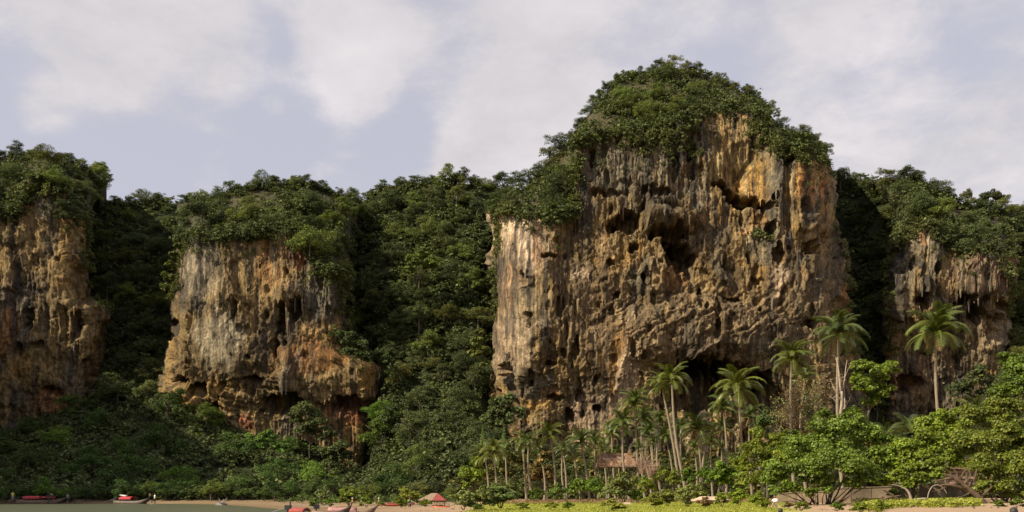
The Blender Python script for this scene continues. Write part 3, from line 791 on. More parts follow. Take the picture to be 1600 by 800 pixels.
def foot_limit(px):
    """lowest photo row of the wild jungle: nearer plants are set by hand"""
    return np.interp(px, [-100, 700, 760, 800, 1340, 1360, 1420, 1480, 1700], [770, 770, 720, 670, 640, 640, 640, 610, 610])
def wild_point(px, py):
    """the slope or wooded cliff top seen at px, py, or None"""
    if py > foot_limit(px): return None
    c = cap_of(px, py)
    if c is not None: return c.at(px, py), c
    if blocked(px, py): return None
    hc = hill_cols(px)
    if py < hc[0][-1]: return None
    return P(px, py, hill_depth(px, py)), None
def region(px, py, c):
    if c is CL_A: return "on top of the leftmost cliff"
    if c is CL_B: return "on top of the second cliff"
    if c is CL_C: return "on the domed top of the tallest cliff" if px > 900 else "on the shoulder of the tallest cliff"
    if c is CL_D: return "on top of the rightmost cliff"
    if px < 280 and py < 640: return "in the gully beside the leftmost cliff"
    if px < 760 and py >= 640: return "on the slope behind the boats"
    if px < 790: return "on the slope left of the tallest cliff"
    if px < 1420: return "in the gully beside the rightmost cliff"
    return "on the slope beyond the rightmost cliff"
placed = []
def try_place(px, py, sx, sy):
    for (a, b, s) in placed:
        if ((a - px) / (sx * s)) ** 2 + ((b - py) / (sy * s)) ** 2 < 1: return False
    return True
NTREE = 0
def jungle_tree(px, py, Rc, loc, c, sink=0.55, cat="tree"):
    global NTREE
    kind = random.choice(CROWNS)
    t = thing("jungle_tree", "rounded dark green jungle tree " + region(px, py, c), "tree", loc, random.uniform(0, 6.28), "jungle trees on the slopes and cliff tops")
    s = Rc
    tone = rnd.choices(TONES, (5, 4, 2, 2))[0]
    v = rnd.uniform(0.9, 1.1)
    if c is None and py > 640 and px < 620: tone = (tone[0], (tone[1][0] * .85, tone[1][1] * 1.1, tone[1][2] * .7))
    cr = link("crown", kind, t, (0, 0, (1 - sink) * s), (random.uniform(-.15, .15), random.uniform(-.15, .15), 0), (s * random.uniform(.9, 1.15), s * random.uniform(.9, 1.15), s * random.uniform(.75, 1.1)))
    ts = s if c is None else 0.45 * s
    link("trunk", random.choice(TRUNKS), t, (0, 0, (1 - sink) * s - 0.3), None, (ts, ts, ts))
    cr.color = (tone[1][0] * v, tone[1][1] * v, tone[1][2] * v, 1)
    INFO.append((t, px, py, Rc, tone[0], c))
    NTREE += 1
INFO = []
TONES = [("dark green", (0.72, 0.76, 0.72)), ("mid green", (1.0, 1.02, 0.95)), ("olive green", (1.30, 1.15, 0.9)), ("yellowish", (1.45, 1.5, 0.95))]
rnd = random.Random(3)
# first the crests, so that the skyline is made of whole trees
def crest_row(px):
    best = hill_cols(px)[0][-1]
    for c in CLIFFS:
        if c.left[0, 1] - 30 < px < c.right[0, 1] + 30 or c.left[:, 1].min() < px < c.right[:, 1].max():
            tpx = np.interp(px, c.top[:, 0], c.top[:, 1])
            if c.top[0, 0] < px < c.top[-1, 0]: best = min(best, tpx)
    return best
px = -45.0
while px < 1650:
    row = crest_row(px) + 4
    w = wild_point(px, row + rnd.uniform(0, 5))
    if w is None: w = wild_point(px, row + 12)
    if w is not None:
        Rc = rnd.uniform(2.6, 4.6)
        if w[1] is CL_C and px > 905: Rc = rnd.uniform(1.9, 3.0); px -= 9
        jungle_tree(px, row, Rc, w[0], w[1], rnd.uniform(0.35, 0.85)); placed.append((px, row, Rc / 4.0))
    px += rnd.uniform(17, 30)
for (px, py, Rc, c) in [(168, 283, 3.6, CL_A), (173, 303, 3.2, CL_A), (160, 270, 3.4, CL_A), (176, 325, 3.0, CL_A), (170, 345, 2.6, CL_A), (768, 328, 2.0, CL_C), (766, 340, 1.8, CL_C), (774, 332, 2.2, CL_C), (781, 320, 3.0, CL_C), (790, 312, 3.2, CL_C), (800, 322, 2.8, CL_C), (560, 305, 3.2, CL_B), (566, 325, 3.0, CL_B)]:
    jungle_tree(px, py, Rc, c.at(px, py), c, 0.6); placed.append((px, py, Rc / 4))
tries = 0
while tries < 9000 and NTREE < 268:
    tries += 1
    px = rnd.uniform(-50, 1650); py = rnd.uniform(100, 775)
    w = wild_point(px, py)
    if w is None: continue
    if w[1] is not None and py > np.interp(px, w[1].veg[:, 0], w[1].veg[:, 1]) - (14 if w[1] is CL_C else 8): continue
    k = 1.0 if py < 640 else (1.25 if py < 710 else 1.45)
    s = rnd.uniform(0.75, 1.2) * k
    if w[1] is CL_C and px > 900: s *= 0.72
    if not try_place(px, py, 33 * s ** .5, 27 * s ** .5): continue
    placed.append((px, py, s))
    Rc = 4.4 * s * w[0].y / 235 if py > 640 else 4.3 * s
    pt = w[0] + Vector((0, -0.4 * Rc, 0))
    jungle_tree(px, py, Rc, pt, w[1], rnd.uniform(0.45, 0.95))
px = -42.0
while px < 715:
    rad = rnd.uniform(13, 24); D = rnd.uniform(148, 153); row = 784 - rad * rnd.uniform(.75, 1.0)
    jungle_tree(px, row, rad * D / FPX, P(px, row, D) - Vector((0, 0, 0.35 * rad * D / FPX)), None, 0.65)
    px += rad * rnd.uniform(.9, 1.3)
print("jungle trees", NTREE, "tries", tries)
ORD = ["leftmost", "second", "third", "fourth", "fifth", "sixth", "seventh", "eighth", "ninth", "tenth", "eleventh", "twelfth"]
def ordinal_labels(by):
    """trees described alike are counted from the left"""
    for lab, l in by.items():
        l.sort(key=lambda q: q[0])
        for i, (px, t) in enumerate(l):
            if len(l) == 1: full = lab
            elif i == 0: full = lab + ", leftmost one"
            elif i == len(l) - 1: full = lab + ", rightmost one"
            else: full = lab + ", %s from left" % ORD[min(i, 11)]
            w = full.split()
            if len(w) > 16 and w[0] in ("large", "small", "rounded", "bushy", "low"): full = " ".join(w[1:])
            if len(full.split()) > 16: full = full.replace(" one", "").replace(" in the palm grove", " in the grove").replace("leaf ", "")
            if len(full.split()) > 16: full = full.replace("on the domed top of", "on").replace("on the shoulder of", "on").replace("dark green", "dark").replace("mid green", "green").replace("olive green", "olive")
            t["label"] = full
def label_trees():
    by = {}
    for (t, px, py, Rc, tone, c) in INFO:
        crest = py < crest_row(px) + 14
        if c is not None: where = region(px, py, c)
        else: where = region(px, py, None)
        lvl = ", on the skyline" if crest else (", halfway up" if c is None and 380 < py < 540 and px < 1320 else (", near the beach" if c is None and py > 700 else ""))
        size = "large" if Rc > 5.3 else ("small" if Rc < 3.5 else "rounded")
        by.setdefault("%s %s tree %s%s" % (size, tone, where, lvl), []).append((px, t))
    ordinal_labels(by)
label_trees()
# scrub between the trees, and on the ledges: nobody could count it
def scrub():
    tmpl = [crown_np(dome_blobs(200 + i, 1.0, 4, 0.6), 78, 0.21, 300 + i, sub=2, subr=0.6, spread=0.3, yellow=0.5, up=0.5) for i in range(6)]
    V, F, T = [], [], []; nv = 0
    def put(p, s, tint, flat=1.0):
        nonlocal nv
        v, f, t = tmpl[rnd.randrange(6)]
        a = rnd.uniform(0, 6.28); c, s_ = math.cos(a), math.sin(a)
        q = np.stack([v[:, 0] * c - v[:, 1] * s_, v[:, 0] * s_ + v[:, 1] * c, v[:, 2] * flat], 1) * s + np.array(p)
        V.append(q); F.append(f + nv); T.append(t * np.array(tint)); nv += len(q)
    n = 0
    for k in range(16000):
        px = rnd.uniform(-160, 1800); py = rnd.uniform(100, 778)
        w = wild_point(px, py)
        if w is None: continue
        s = rnd.uniform(1.3, 2.9)
        v = rnd.uniform(0.6, 1.25)
        put(w[0] + Vector((0, -rnd.uniform(0, 1.2), rnd.uniform(-.3, .6))), s, (v, v, v)); n += 1
        if n > 4500: break
    # ragged lower fringe where the wood hangs over the rock faces
    for c in CLIFFS:
        for k in range(420 if c is CL_C else 230):
            px = rnd.uniform(max(-40, c.left[:, 1].min()), min(1640, c.right[:, 1].max()))
            v0 = np.interp(px, c.veg[:, 0], c.veg[:, 1])
            hang = rnd.expovariate(1 / 14.0) if not (c is CL_C and 900 < px < 1110) else rnd.expovariate(1 / 20.0)
            py = v0 + min(hang, 60) - 10
            l, r_ = np.interp(py, c.left[:, 0], c.left[:, 1]), np.interp(py, c.right[:, 0], c.right[:, 1])
            if not l - 3 < px < r_ + 3: continue
            v = rnd.uniform(0.7, 1.15)
            put(c.at(px, py) + Vector((0, -0.2, 0)), rnd.uniform(0.6, 1.5) * (1.0 if hang < 25 else 0.6), (v * 1.05, v, v), 1.2)
    for k in range(800):
        px = rnd.uniform(-60, 725); row = rnd.uniform(764, 786); D = rnd.uniform(151, 157)
        v = rnd.uniform(0.55, 1.15); put(P(px, row, D), rnd.uniform(0.7, 1.5), (v, v, v))
    for k in range(330):
        px = rnd.uniform(322, 728); row = rnd.uniform(784.5, 788.5)
        D = rnd.uniform(92, 112); x = (px - 800) * D / FPX
        for _ in range(3): D = FPX * (EYE - float(ground_z(x, D))) / (row - HOR); x = (px - 800) * D / FPX
        if D > 148 or float(ground_z(x, D)) < 0.2: continue
        v = rnd.uniform(0.6, 1.3); sz = rnd.uniform(0.35, 0.95)
        put((x, D, float(ground_z(x, D)) + sz * 0.55), sz, (v * .95, v * 1.1, v * .8))
    # creepers down the cliff edges
    for (x0, y0, x1, y1, wdt, cnt, c) in CREEPERS:
        for k in range(cnt):
            t = rnd.random(); px = x0 + (x1 - x0) * t + rnd.gauss(0, wdt); py = y0 + (y1 - y0) * t + rnd.gauss(0, wdt * 0.6)
            v = rnd.uniform(0.75, 1.5)
            put(c.at(px, py) + Vector((rnd.uniform(-.3, .3), -0.3, 0)), rnd.uniform(0.7, 1.7), (v * 1.1, v, v * .9), 1.3)
    V = np.concatenate(V); F = np.concatenate(F); T = np.concatenate(T)
    tag(link("undergrowth", mesh_np("undergrowth", V, F, M_JUNGLE, False, {"tint": T})), kind="stuff")
CREEPERS = [  # photo pixels from, to, spread, count, cliff
    (150, 330, 172, 480, 7, 110, CL_A), (140, 330, 150, 430, 8, 60, CL_A), (40, 300, 110, 290, 12, 60, CL_A),
    (283, 380, 268, 470, 4, 40, CL_B), (500, 410, 545, 440, 16, 90, CL_B), (545, 440, 552, 530, 8, 60, CL_B), (530, 520, 580, 560, 14, 70, CL_B),
    (776, 345, 766, 500, 3, 110, CL_C), (774, 334, 800, 330, 6, 40, CL_C), (900, 240, 888, 345, 5, 40, CL_C), (1180, 200, 1225, 240, 12, 70, CL_C), (1230, 240, 1298, 255, 10, 50, CL_C),
    (1390, 390, 1425, 350, 10, 50, CL_D), (1382, 400, 1392, 560, 6, 50, CL_D), (1310, 340, 1332, 460, 2, 20, CL_C), (1178, 368, 1200, 372, 5, 8, CL_C),
    (1450, 340, 1480, 380, 8, 40, CL_D), (1575, 405, 1582, 500, 4, 30, CL_D), (955, 210, 1060, 225, 18, 60, CL_C), (1040, 225, 1080, 245, 12, 24, CL_C), (1330, 480, 1345, 600, 5, 30, CL_C)]
scrub()

# ------------------------------------------------------------------ coconut palms
def frond_mesh(name, a0, a1, length, seed, mat, pairs=30, hang=0.6):
    """one frond along +X: rachis bending from angle a0 to a1, drooping leaflets on both sides"""
    r = random.Random(seed); V = []; F = []; T = []
    def quad(vs, t):
        o = len(V); V.extend(vs); F.append((o, o + 1, o + 2, o + 3)); T.extend([t] * 4)
    pts = []; p = Vector((0, 0, 0)); n = 14
    for i in range(n + 1):
        a = a0 + (a1 - a0) * (i / n) ** 1.15
        pts.append((p.copy(), a)); p = p + Vector((math.cos(a), 0, math.sin(a))) * (length / n)
    st = (1.25, 1.1, 0.6)
    for i in range(n):                                               # rachis, three-sided
        (p, a), (q, b) = pts[i], pts[i + 1]
        w0 = 0.055 * (1 - i / n) + 0.012; w1 = 0.055 * (1 - (i + 1) / n) + 0.012
        for sy0, sz0, sy1, sz1 in ((-1, 0, 0, 1), (0, 1, 1, 0), (1, 0, -1, 0)):
            quad([p + Vector((0, sy0 * w0, sz0 * w0)), p + Vector((0, sy1 * w0, sz1 * w0)), q + Vector((0, sy1 * w1, sz1 * w1)), q + Vector((0, sy0 * w1, sz0 * w1))], st)
    for k in range(pairs):
        t = 0.10 + 0.90 * (k + 0.5) / pairs
        x = t * n; i = min(int(x), n - 1); f = x - i
        p = pts[i][0].lerp(pts[i + 1][0], f); a = pts[i][1]
        L = length * 0.235 * (math.sin(math.pi * (0.12 + 0.80 * t)) ** 0.7) * r.uniform(0.85, 1.1)
        tang = Vector((math.cos(a), 0, math.sin(a)))
        up = Vector((-math.sin(a), 0, math.cos(a)))
        for s in (-1, 1):
            d = (Vector((0, s, 0)) * 0.85 + tang * 0.55 + up * r.uniform(0.0, 0.25)).normalized()
            m = p + d * L * 0.5 + Vector((0, 0, -hang * 0.10 * L)); e = p + d * L * 0.88 + Vector((0, 0, -hang * L * r.uniform(0.4, 0.75)))
            w = tang * length * 0.0105
            v = r.uniform(0.75, 1.25); y = r.uniform(0, 0.3); tt = (v * (1 + y), v * (1 + .3 * y), v * .9)
            quad([p - w * 0.6, m - w, m + w, p + w * 0.6], tt)
            quad([m - w, e - w * 0.15, e + w * 0.15, m + w], tt)
    return mesh_np(name, np.array([tuple(v) for v in V]), np.array(F), mat, False, {"tint": np.array(T)})
M_PALMDRY = leaf_mat("dry_palm_leaf", (0.17, 0.13, 0.07), 0.7, 0.2, 0.2, 0.2)
FR_UP = [frond_mesh("frond", R(78), R(-4), 1.0, i, M_PALM, 34) for i in (1, 2)]
FR_MID = [frond_mesh("frond", R(48), R(-62), 1.0, i, M_PALM, 34) for i in (3, 4, 5)]
FR_LOW = [frond_mesh("frond", R(10), R(-82), 1.0, i, M_PALM, 34, 0.4) for i in (6, 7)]
FR_DEAD = [frond_mesh("frond", R(-35), R(-86), 0.9, 8, M_PALMDRY, 22, 0.3)]
M_NUT = simple_mat("coconut_husk", (0.20, 0.19, 0.06), 0.6, 0.3, 5)
def _nut():
    bm = bmesh.new(); bmesh.ops.create_icosphere(bm, subdivisions=1, radius=0.14)
    for v in bm.verts: v.co.z *= 1.25
    me = bpy.data.meshes.new("coconut"); bm.to_mesh(me); bm.free(); me.materials.append(M_NUT); me.polygons.foreach_set("use_smooth", [True] * len(me.polygons)); return me
NUT = _nut()
def coconut_palm(cpx, cpy, bpx, D, Rpx, label, nfr=22, seed=0, base_z=None, dry=1, young=False, tone=(1, 1, 1), nuts=3, group="coconut palms behind the beach"):
    r = random.Random(seed * 31 + 5)
    top = P(cpx, cpy, D); bx = (bpx - 800) * D / FPX
    z0 = terrain_z(bx, D) - 0.2 if base_z is None else base_z
    t = thing("coconut_palm", label, "palm", (bx, D, z0), 0, group)
    Lf = Rpx * 1.22 * D / FPX
    rel = top - Vector((bx, D, z0))
    if rel.z > 1.0:
        mb = MB(); pts = []; rads = []; n = 16
        th = 0.125 + 0.004 * rel.z
        bow = r.uniform(-0.05, 0.05) * rel.z
        for i in range(n + 1):
            q = i / n
            p = Vector((rel.x * q ** 1.25 + bow * math.sin(math.pi * q), 0.02 * rel.z * math.sin(3 * q), rel.z * q))
            pts.append(p); rads.append(th * (1.55 - 0.9 * q ** 0.35 if q < 0.1 else 1.12 - 0.42 * q) * (1.05 if i % 2 else 0.97))
        mb.tube(pts, rads, 8)
        tk = mb.build("trunk", M_PALMBARK, t, None, True)
    nfr = int(nfr * 1.3)
    for i in range(nfr):
        q = i / nfr
        az = i * 2.39996 + r.uniform(-.25, .25)
        if q < 0.34: me, pit = r.choice(FR_UP), r.uniform(-8, 10)
        elif q < 0.76: me, pit = r.choice(FR_MID), r.uniform(-14, 12)
        else: me, pit = r.choice(FR_LOW), r.uniform(-14, 10)
        if young and q > 0.6: me = r.choice(FR_MID)
        f = link("frond", me, t, rel + Vector((0, 0, -0.25 * (q > 0.7))), (r.uniform(-.3, .3), R(-pit), az), (Lf * r.uniform(.86, 1.1),) * 3)
        v = r.uniform(.85, 1.15); f.color = (tone[0] * v, tone[1] * v, tone[2] * v, 1)
    for i in range(dry):
        link("dead_frond", FR_DEAD[0], t, rel + Vector((0, 0, -0.3)), (0, r.uniform(-.15, .15), r.uniform(0, 6.28)), (Lf * r.uniform(.55, .75),) * 3)
    for i in range(nuts):
        a = r.uniform(0, 6.28)
        link("coconut", NUT, t, rel + Vector((0.28 * math.cos(a), 0.28 * math.sin(a), -0.35 - 0.12 * (i % 2))))
    return t
_YG = (1.22, 1.12, 0.85)
PALMS = [  # crown column, row, foot column, distance, crown radius (px), label
    (1311, 522, 1318, 112, 43, "tall coconut palm with a full crown, above the pale dead tree", 26),
    (1463, 520, 1492, 108, 50, "tall leaning coconut palm in front of the rightmost cliff", 28),
    (1237, 560, 1242, 122, 38, "coconut palm with drooping yellowish fronds, above the brown thicket", 24),
    (1034, 603, 1063, 132, 28, "slender coconut palm of the tall crossing pair, left crown", 20),
    (1050, 594, 1075, 129, 34, "slender coconut palm of the tall crossing pair, right crown", 22),
    (1152, 608, 1157, 134, 44, "coconut palm with a wide crown in front of the dark cave mouth", 24),
    (1130, 636, 1134, 140, 28, "shorter coconut palm just left of the wide crowned one", 18),
    (991, 630, 998, 136, 30, "coconut palm with a dense crown beside the brown thatched hut", 22),
    (974, 662, 984, 134, 30, "coconut palm leaning over the brown thatched hut", 20),
    (956, 676, 962, 142, 24, "low shaggy coconut palm behind the thatched hut", 18),
    (908, 690, 921, 136, 28, "coconut palm in front of the small round cliff hole", 20),
    (897, 706, 908, 145, 20, "small coconut palm half hidden behind its taller neighbour", 16),
    (859, 680, 867, 133, 27, "coconut palm with a thick straight pale trunk beside the grass", 22),
    (817, 690, 823, 134, 22, "coconut palm of the twin pair by the grass, left trunk", 18),
    (826, 692, 833, 132, 22, "coconut palm of the twin pair by the grass, right trunk", 18),
    (758, 712, 764, 137, 26, "yellowish coconut palm at the outer edge of the grove, left trunk", 18),
    (772, 706, 781, 131, 28, "yellowish coconut palm at the outer edge of the grove, right trunk", 20),
    (1090, 668, 1098, 134, 32, "coconut palm with a rounded crown in the middle of the grove", 22),
    (1064, 668, 1073, 137, 22, "thin coconut palm beside the crossing pair", 16),
    (1040, 684, 1050, 146, 22, "low coconut palm behind the crossing pair", 16),
    (1014, 676, 1022, 146, 24, "low coconut palm between the hut and the crossing pair", 16),
    (1110, 690, 1114, 148, 20, "small shaded coconut palm left of the cave grove", 14),
    (1172, 650, 1176, 146, 26, "shaded coconut palm behind the wide crowned one", 16),
    (940, 700, 948, 150, 20, "small shaded coconut palm left of the thatched hut", 14),
    (1004, 652, 1008, 148, 24, "shaded coconut palm behind the dense crown by the hut", 16),
    (1030, 655, 1034, 150, 22, "shaded coconut palm left behind the crossing pair", 16),
    (1128, 668, 1121, 143, 22, "coconut palm with a short crown below the wide crowned one", 16),
    (930, 690, 936, 147, 22, "coconut palm with a loose crown right of the cliff hole", 16),
    (880, 706, 885, 143, 20, "low coconut palm left of the cliff hole", 14),
    (1085, 700, 1088, 146, 20, "low coconut palm behind the rounded crown", 14),
    (1190, 665, 1194, 140, 24, "coconut palm at the left edge of the brown thicket", 16),
    (842, 700, 846, 147, 20, "low coconut palm behind the thick pale trunk", 14),
    (790, 706, 793, 146, 20, "low coconut palm behind the yellowish pair", 14),
    (1258, 590, 1262, 134, 26, "shaded coconut palm in the brown thicket", 16),
]
def make_palms():
    for i, (cx, cy, bx, D, rp, lab, nf) in enumerate(PALMS):
        rp = rp * (0.92 if i > 1 else 0.95)
        tone = _YG if i in (2, 3, 4, 5, 12, 15, 16) else ((1.1, 1.08, .9) if i % 2 else (0.85, 0.9, 0.85))
        coconut_palm(cx, cy, bx, D, rp, lab, nf, i + 1, None, 1 + i % 2, False, tone)
    # bare trunks whose crowns merge into the grove
    for i, (tx, ty, bx, D) in enumerate([(848, 728, 850, 130), (950, 712, 951, 140), (958, 712, 958, 143), (967, 708, 966, 141), (1019, 690, 1021, 140), (1105, 672, 1091, 136), (1097, 680, 1098, 139), (1128, 700, 1131, 141), (880, 700, 884, 141), (1000, 700, 1018, 128)]):
        coconut_palm(tx, ty, bx, D, 15 if i else 8, ["bare brownish palm trunk with a stunted crown at the grass edge", "thin palm trunk under the left end of the hut roof", "thin palm trunk under the middle of the hut roof", "thin palm trunk under the right end of the hut roof",
            "thin palm trunk right of the hut", "palm trunk leaning left in the dark part of the grove", "straight palm trunk in the dark part of the grove", "slim palm trunk at the right end of the grove", "slim palm trunk left of the small cliff hole", "palm trunk leaning strongly left in front of the hut"][i],
            10 if i else 4, 60 + i, None, 0, False, (.9, .95, .85), 0)
    # young palms without trunks
    for i, (cx, cy, D, rp, lab) in enumerate([(1420, 655, 112, 36, "young palm spreading low fronds below the rightmost cliff"), (1385, 668, 116, 28, "young palm beside the orange rock foot"), (1460, 664, 118, 34, "young palm next to the leaning palm trunk"),
            (1525, 630, 110, 42, "pale young palm with long fronds at the right"), (1550, 655, 112, 30, "young palm under the pale long fronded one"), (900, 768, 128, 14, "tiny palm seedling at the grass edge"), (875, 772, 128, 12, "tiny palm seedling beside the thick pale trunk"), (1500, 655, 118, 30, "young palm right of the leaning trunk")]):
        x = (cx - 800) * D / FPX
        coconut_palm(cx, cy + rp * 0.5, cx, D, rp, lab, 16, 90 + i, P(cx, cy + rp * 0.6, D).z, 0, True, (1.25, 1.15, .9) if i == 3 else (.8, .85, .8), 0, "young palms in the undergrowth")
make_palms()

# ------------------------------------------------------------------ broadleaf trees and bushes, set one by one
def px_blobs(bl, D, foot):
    """blobs given in photo pixels (column, row, radius[, depth shift m]) to local metres about foot"""
    out = []
    for b in bl:
        p = P(b[0], b[1], D + (b[3] if len(b) > 3 else 0)) - foot
        out.append((p.x, p.y, p.z, b[2] * D / FPX))
    return out
def broad_tree(name, label, bl, D, foot_px, foot_py, mat, n, leaf, seed, cat="tree", stems=1, spread_r=0.16, group=None, tone=(1, 1, 1), bark=None, foot_z=None, sub=11, subr=0.36, jitter=0.7):
    x = (foot_px - 800) * D / FPX
    z = P(foot_px, foot_py, D).z if foot_py is not None else terrain_z(x, D)
    foot = Vector((x, D, z - 0.15))
    t = thing(name, label, cat, foot, 0, group)
    B = px_blobs(bl, D, foot)
    cr = link("crown", crown_mesh("crown", mat, B, n, leaf, seed, sub=sub, subr=subr, spread=0.3, yellow=0.45, up=0.4, jitter=jitter, bottom=-0.75), t)
    cr.color = (*tone, 1)
    rr = random.Random(seed)
    mb = MB(); top = sum((Vector(b[:3]) for b in B), Vector()) / len(B)
    fork = Vector((0, 0, 0)).lerp(Vector((top.x * 0.5, top.y * 0.5, top.z)), 0.42)
    if stems == 1:
        limb(mb, (0, 0, -0.2), fork, spread_r, spread_r * 0.75, 0.05, 9, 6, 0, seed)
    for i, b in enumerate(B):
        a = fork if stems == 1 else Vector((rr.uniform(-.3, .3), rr.uniform(-.3, .3), -0.2))
        limb(mb, a, Vector(b[:3]) + Vector((0, 0, -0.1 * b[3])), spread_r * (0.6 if stems == 1 else 0.7), spread_r * 0.16, 0.10, 7, 7, 0, seed + i)
        for k in range(3):
            d = unit(1, np.random.default_rng(seed * 7 + i * 3 + k))[0] * b[3] * 0.85
            limb(mb, Vector(b[:3]) + Vector((0, 0, -0.1 * b[3])), Vector(b[:3]) + Vector(d), spread_r * 0.18, 0.01, 0.08, 5, 4, 0, seed + k)
    mb.build("trunk", bark or M_BARK, t, None, True)
    return t
def make_broad_trees():
    broad_tree("broadleaf_tree", "big spreading broadleaf tree with many thin stems over the grass edge", [(1292, 690, 46), (1345, 684, 40, 2), (1248, 706, 38), (1222, 738, 30, -2), (1305, 728, 44, -3), (1362, 718, 40), (1332, 662, 26, 1), (1268, 740, 34, -3), (1350, 742, 28, -3), (1205, 755, 18, -2), (1292, 765, 14, -3), (1385, 690, 22, 1), (1238, 760, 17, -3), (1330, 757, 16, -3), (1270, 770, 12, -4), (1215, 768, 13, -3), (1368, 752, 16, -2)], 84, 1288, 798, M_LUSH, 30000, 0.21, 501, stems=2, spread_r=0.13, tone=(.9, 1.05, 1.0))
    broad_tree("broadleaf_tree", "broadleaf tree with yellowish leaves above the concrete wall", [(1432, 700, 34), (1466, 688, 38, 1), (1420, 735, 26, -1), (1452, 728, 30, -2), (1405, 748, 18, -2), (1478, 655, 26, 2), (1440, 668, 24, 2), (1378, 752, 14, -1), (1482, 718, 24, -1), (1440, 750, 16, -3), (1418, 758, 10, -3), (1462, 742, 14, -3)], 83, 1424, 785, M_LUSH, 21000, 0.20, 502, spread_r=0.2, tone=(1.12, 1.1, 0.85))
    broad_tree("broadleaf_tree", "dense broadleaf tree at the right edge, behind the leaning trunk", [(1528, 690, 40), (1580, 678, 44, 1), (1545, 735, 34, -2), (1588, 735, 40, -2), (1520, 655, 30, 2), (1565, 645, 34, 2), (1610, 700, 44), (1570, 765, 24, -3), (1604, 770, 22, -3), (1540, 762, 16, -3)], 81, 1572, 786, M_LUSH, 28000, 0.20, 503, stems=2, spread_r=0.14, tone=(0.95, 1.0, 1.0))
    broad_tree("broadleaf_tree", "tall dark broadleaf tree cut by the right edge, above the dense one", [(1582, 588, 28), (1602, 562, 24), (1560, 616, 22, 1), (1600, 612, 30, -1), (1575, 560, 16, 1)], 104, 1596, 690, M_LUSH, 11000, 0.24, 504, tone=(.75, .82, .8))
    broad_tree("broadleaf_tree", "bright compact broadleaf tree beside the pale dead tree", [(1346, 575, 18, -1), (1370, 588, 22), (1350, 608, 20, -1), (1378, 614, 20), (1360, 632, 16), (1336, 592, 12, -1), (1394, 575, 16, 3)], 101, 1357, 670, M_LUSH, 12000, 0.21, 505, tone=(0.95, 1.05, 0.9))
    broad_tree("broadleaf_tree", "dark broadleaf tree right of the leaning palm trunk", [(1530, 585, 20), (1548, 600, 18), (1515, 600, 14), (1540, 620, 18)], 150, 1536, 660, M_JUNGLE, 3000, 0.32, 506, tone=(.8, .85, .8))
    broad_tree("broadleaf_tree", "airy light green tree behind the bright hedge", [(1178, 705, 26), (1200, 725, 28), (1158, 728, 18), (1212, 690, 20, 1), (1185, 680, 16, 1), (1190, 752, 24, -1), (1165, 750, 16, -1)], 108, 1180, 785, M_LUSH, 13000, 0.21, 507, tone=(1.2, 1.12, 0.85))
    broad_tree("broadleaf_tree", "small bright tree with big leaves beneath the wide crowned palm", [(1128, 734, 16), (1118, 745, 12), (1142, 742, 14), (1130, 752, 12)], 112, 1130, 785, M_LUSH, 3200, 0.30, 508, tone=(0.95, 1.12, 0.8), spread_r=0.09)
    broad_tree("broadleaf_tree", "dark green tree between the bright hedge and the big spreading tree", [(1150, 720, 12, 3), (1232, 680, 18, 4), (1215, 700, 16, 3), (1160, 760, 12, 2)], 118, 1200, 780, M_LUSH, 3200, 0.27, 509, tone=(.75, .85, .8))
    broad_tree("broadleaf_tree", "small bright green tree behind the grass clump under the palms", [(905, 758, 13), (895, 764, 10), (918, 762, 11), (925, 752, 8)], 124, 906, 787, M_LUSH, 2600, 0.28, 510, tone=(0.9, 1.1, 0.8), spread_r=0.08)
    broad_tree("broadleaf_tree", "light green tree at the outer edge of the palm grove", [(738, 745, 20), (725, 738, 13), (750, 738, 16), (742, 722, 12), (730, 758, 12)], 140, 742, 786, M_LUSH, 4500, 0.32, 511, tone=(1.0, 1.02, 0.8))
    broad_tree("broadleaf_tree", "olive tree standing behind the yellowish palms", [(790, 712, 20), (805, 695, 16, 1), (778, 730, 16), (812, 722, 16), (795, 740, 14), (830, 735, 14)], 150, 796, 780, M_JUNGLE, 4500, 0.36, 512, tone=(1.25, 1.12, .8))
    broad_tree("broadleaf_tree", "olive brown tree behind the thick pale palm trunk", [(842, 730, 18), (850, 712, 12, 1), (832, 745, 14), (856, 745, 14)], 146, 846, 782, M_DRY, 3200, 0.32, 513, tone=(.8, .85, .6))
    broad_tree("broadleaf_tree", "dark round tree against the foot of the tallest cliff", [(790, 632, 22), (776, 645, 18), (805, 645, 18), (788, 655, 18), (772, 630, 12)], 186, 790, 690, M_JUNGLE, 4000, 0.42, 514, tone=(.9, .95, .85))
    broad_tree("cliff_bush", "bright bush clinging to the left edge of the tallest cliff", [(746, 535, 13), (752, 550, 14), (741, 552, 10), (750, 520, 9), (756, 568, 9)], 197, 758, 575, M_JUNGLE, 2600, 0.4, 515, "bush", tone=(1.45, 1.4, 0.9), spread_r=0.08)
    broad_tree("cliff_bush", "bush clinging to the left edge of the second cliff", [(272, 400, 9), (268, 415, 11), (262, 432, 11), (258, 448, 9), (278, 385, 8)], 224, 274, 450, M_JUNGLE, 2600, 0.45, 516, "bush", tone=(1.4, 1.35, 0.85), spread_r=0.08)
    broad_tree("cliff_bush", "dark bushes overhanging the orange band of the second cliff", [(545, 530, 16), (530, 522, 10), (562, 538, 16), (550, 552, 14), (572, 556, 12)], 207, 566, 570, M_JUNGLE, 3500, 0.4, 517, "bush", tone=(.75, .8, .75), spread_r=0.08)
    broad_tree("broadleaf_tree", "flat topped tree standing alone on the skyline at the right", [(1548, 306, 15), (1536, 310, 9), (1562, 310, 10), (1515, 308, 8, 4)], 255, 1544, 345, M_JUNGLE, 2600, 0.42, 518, tone=(.7, .68, .75), spread_r=0.14, sub=9)
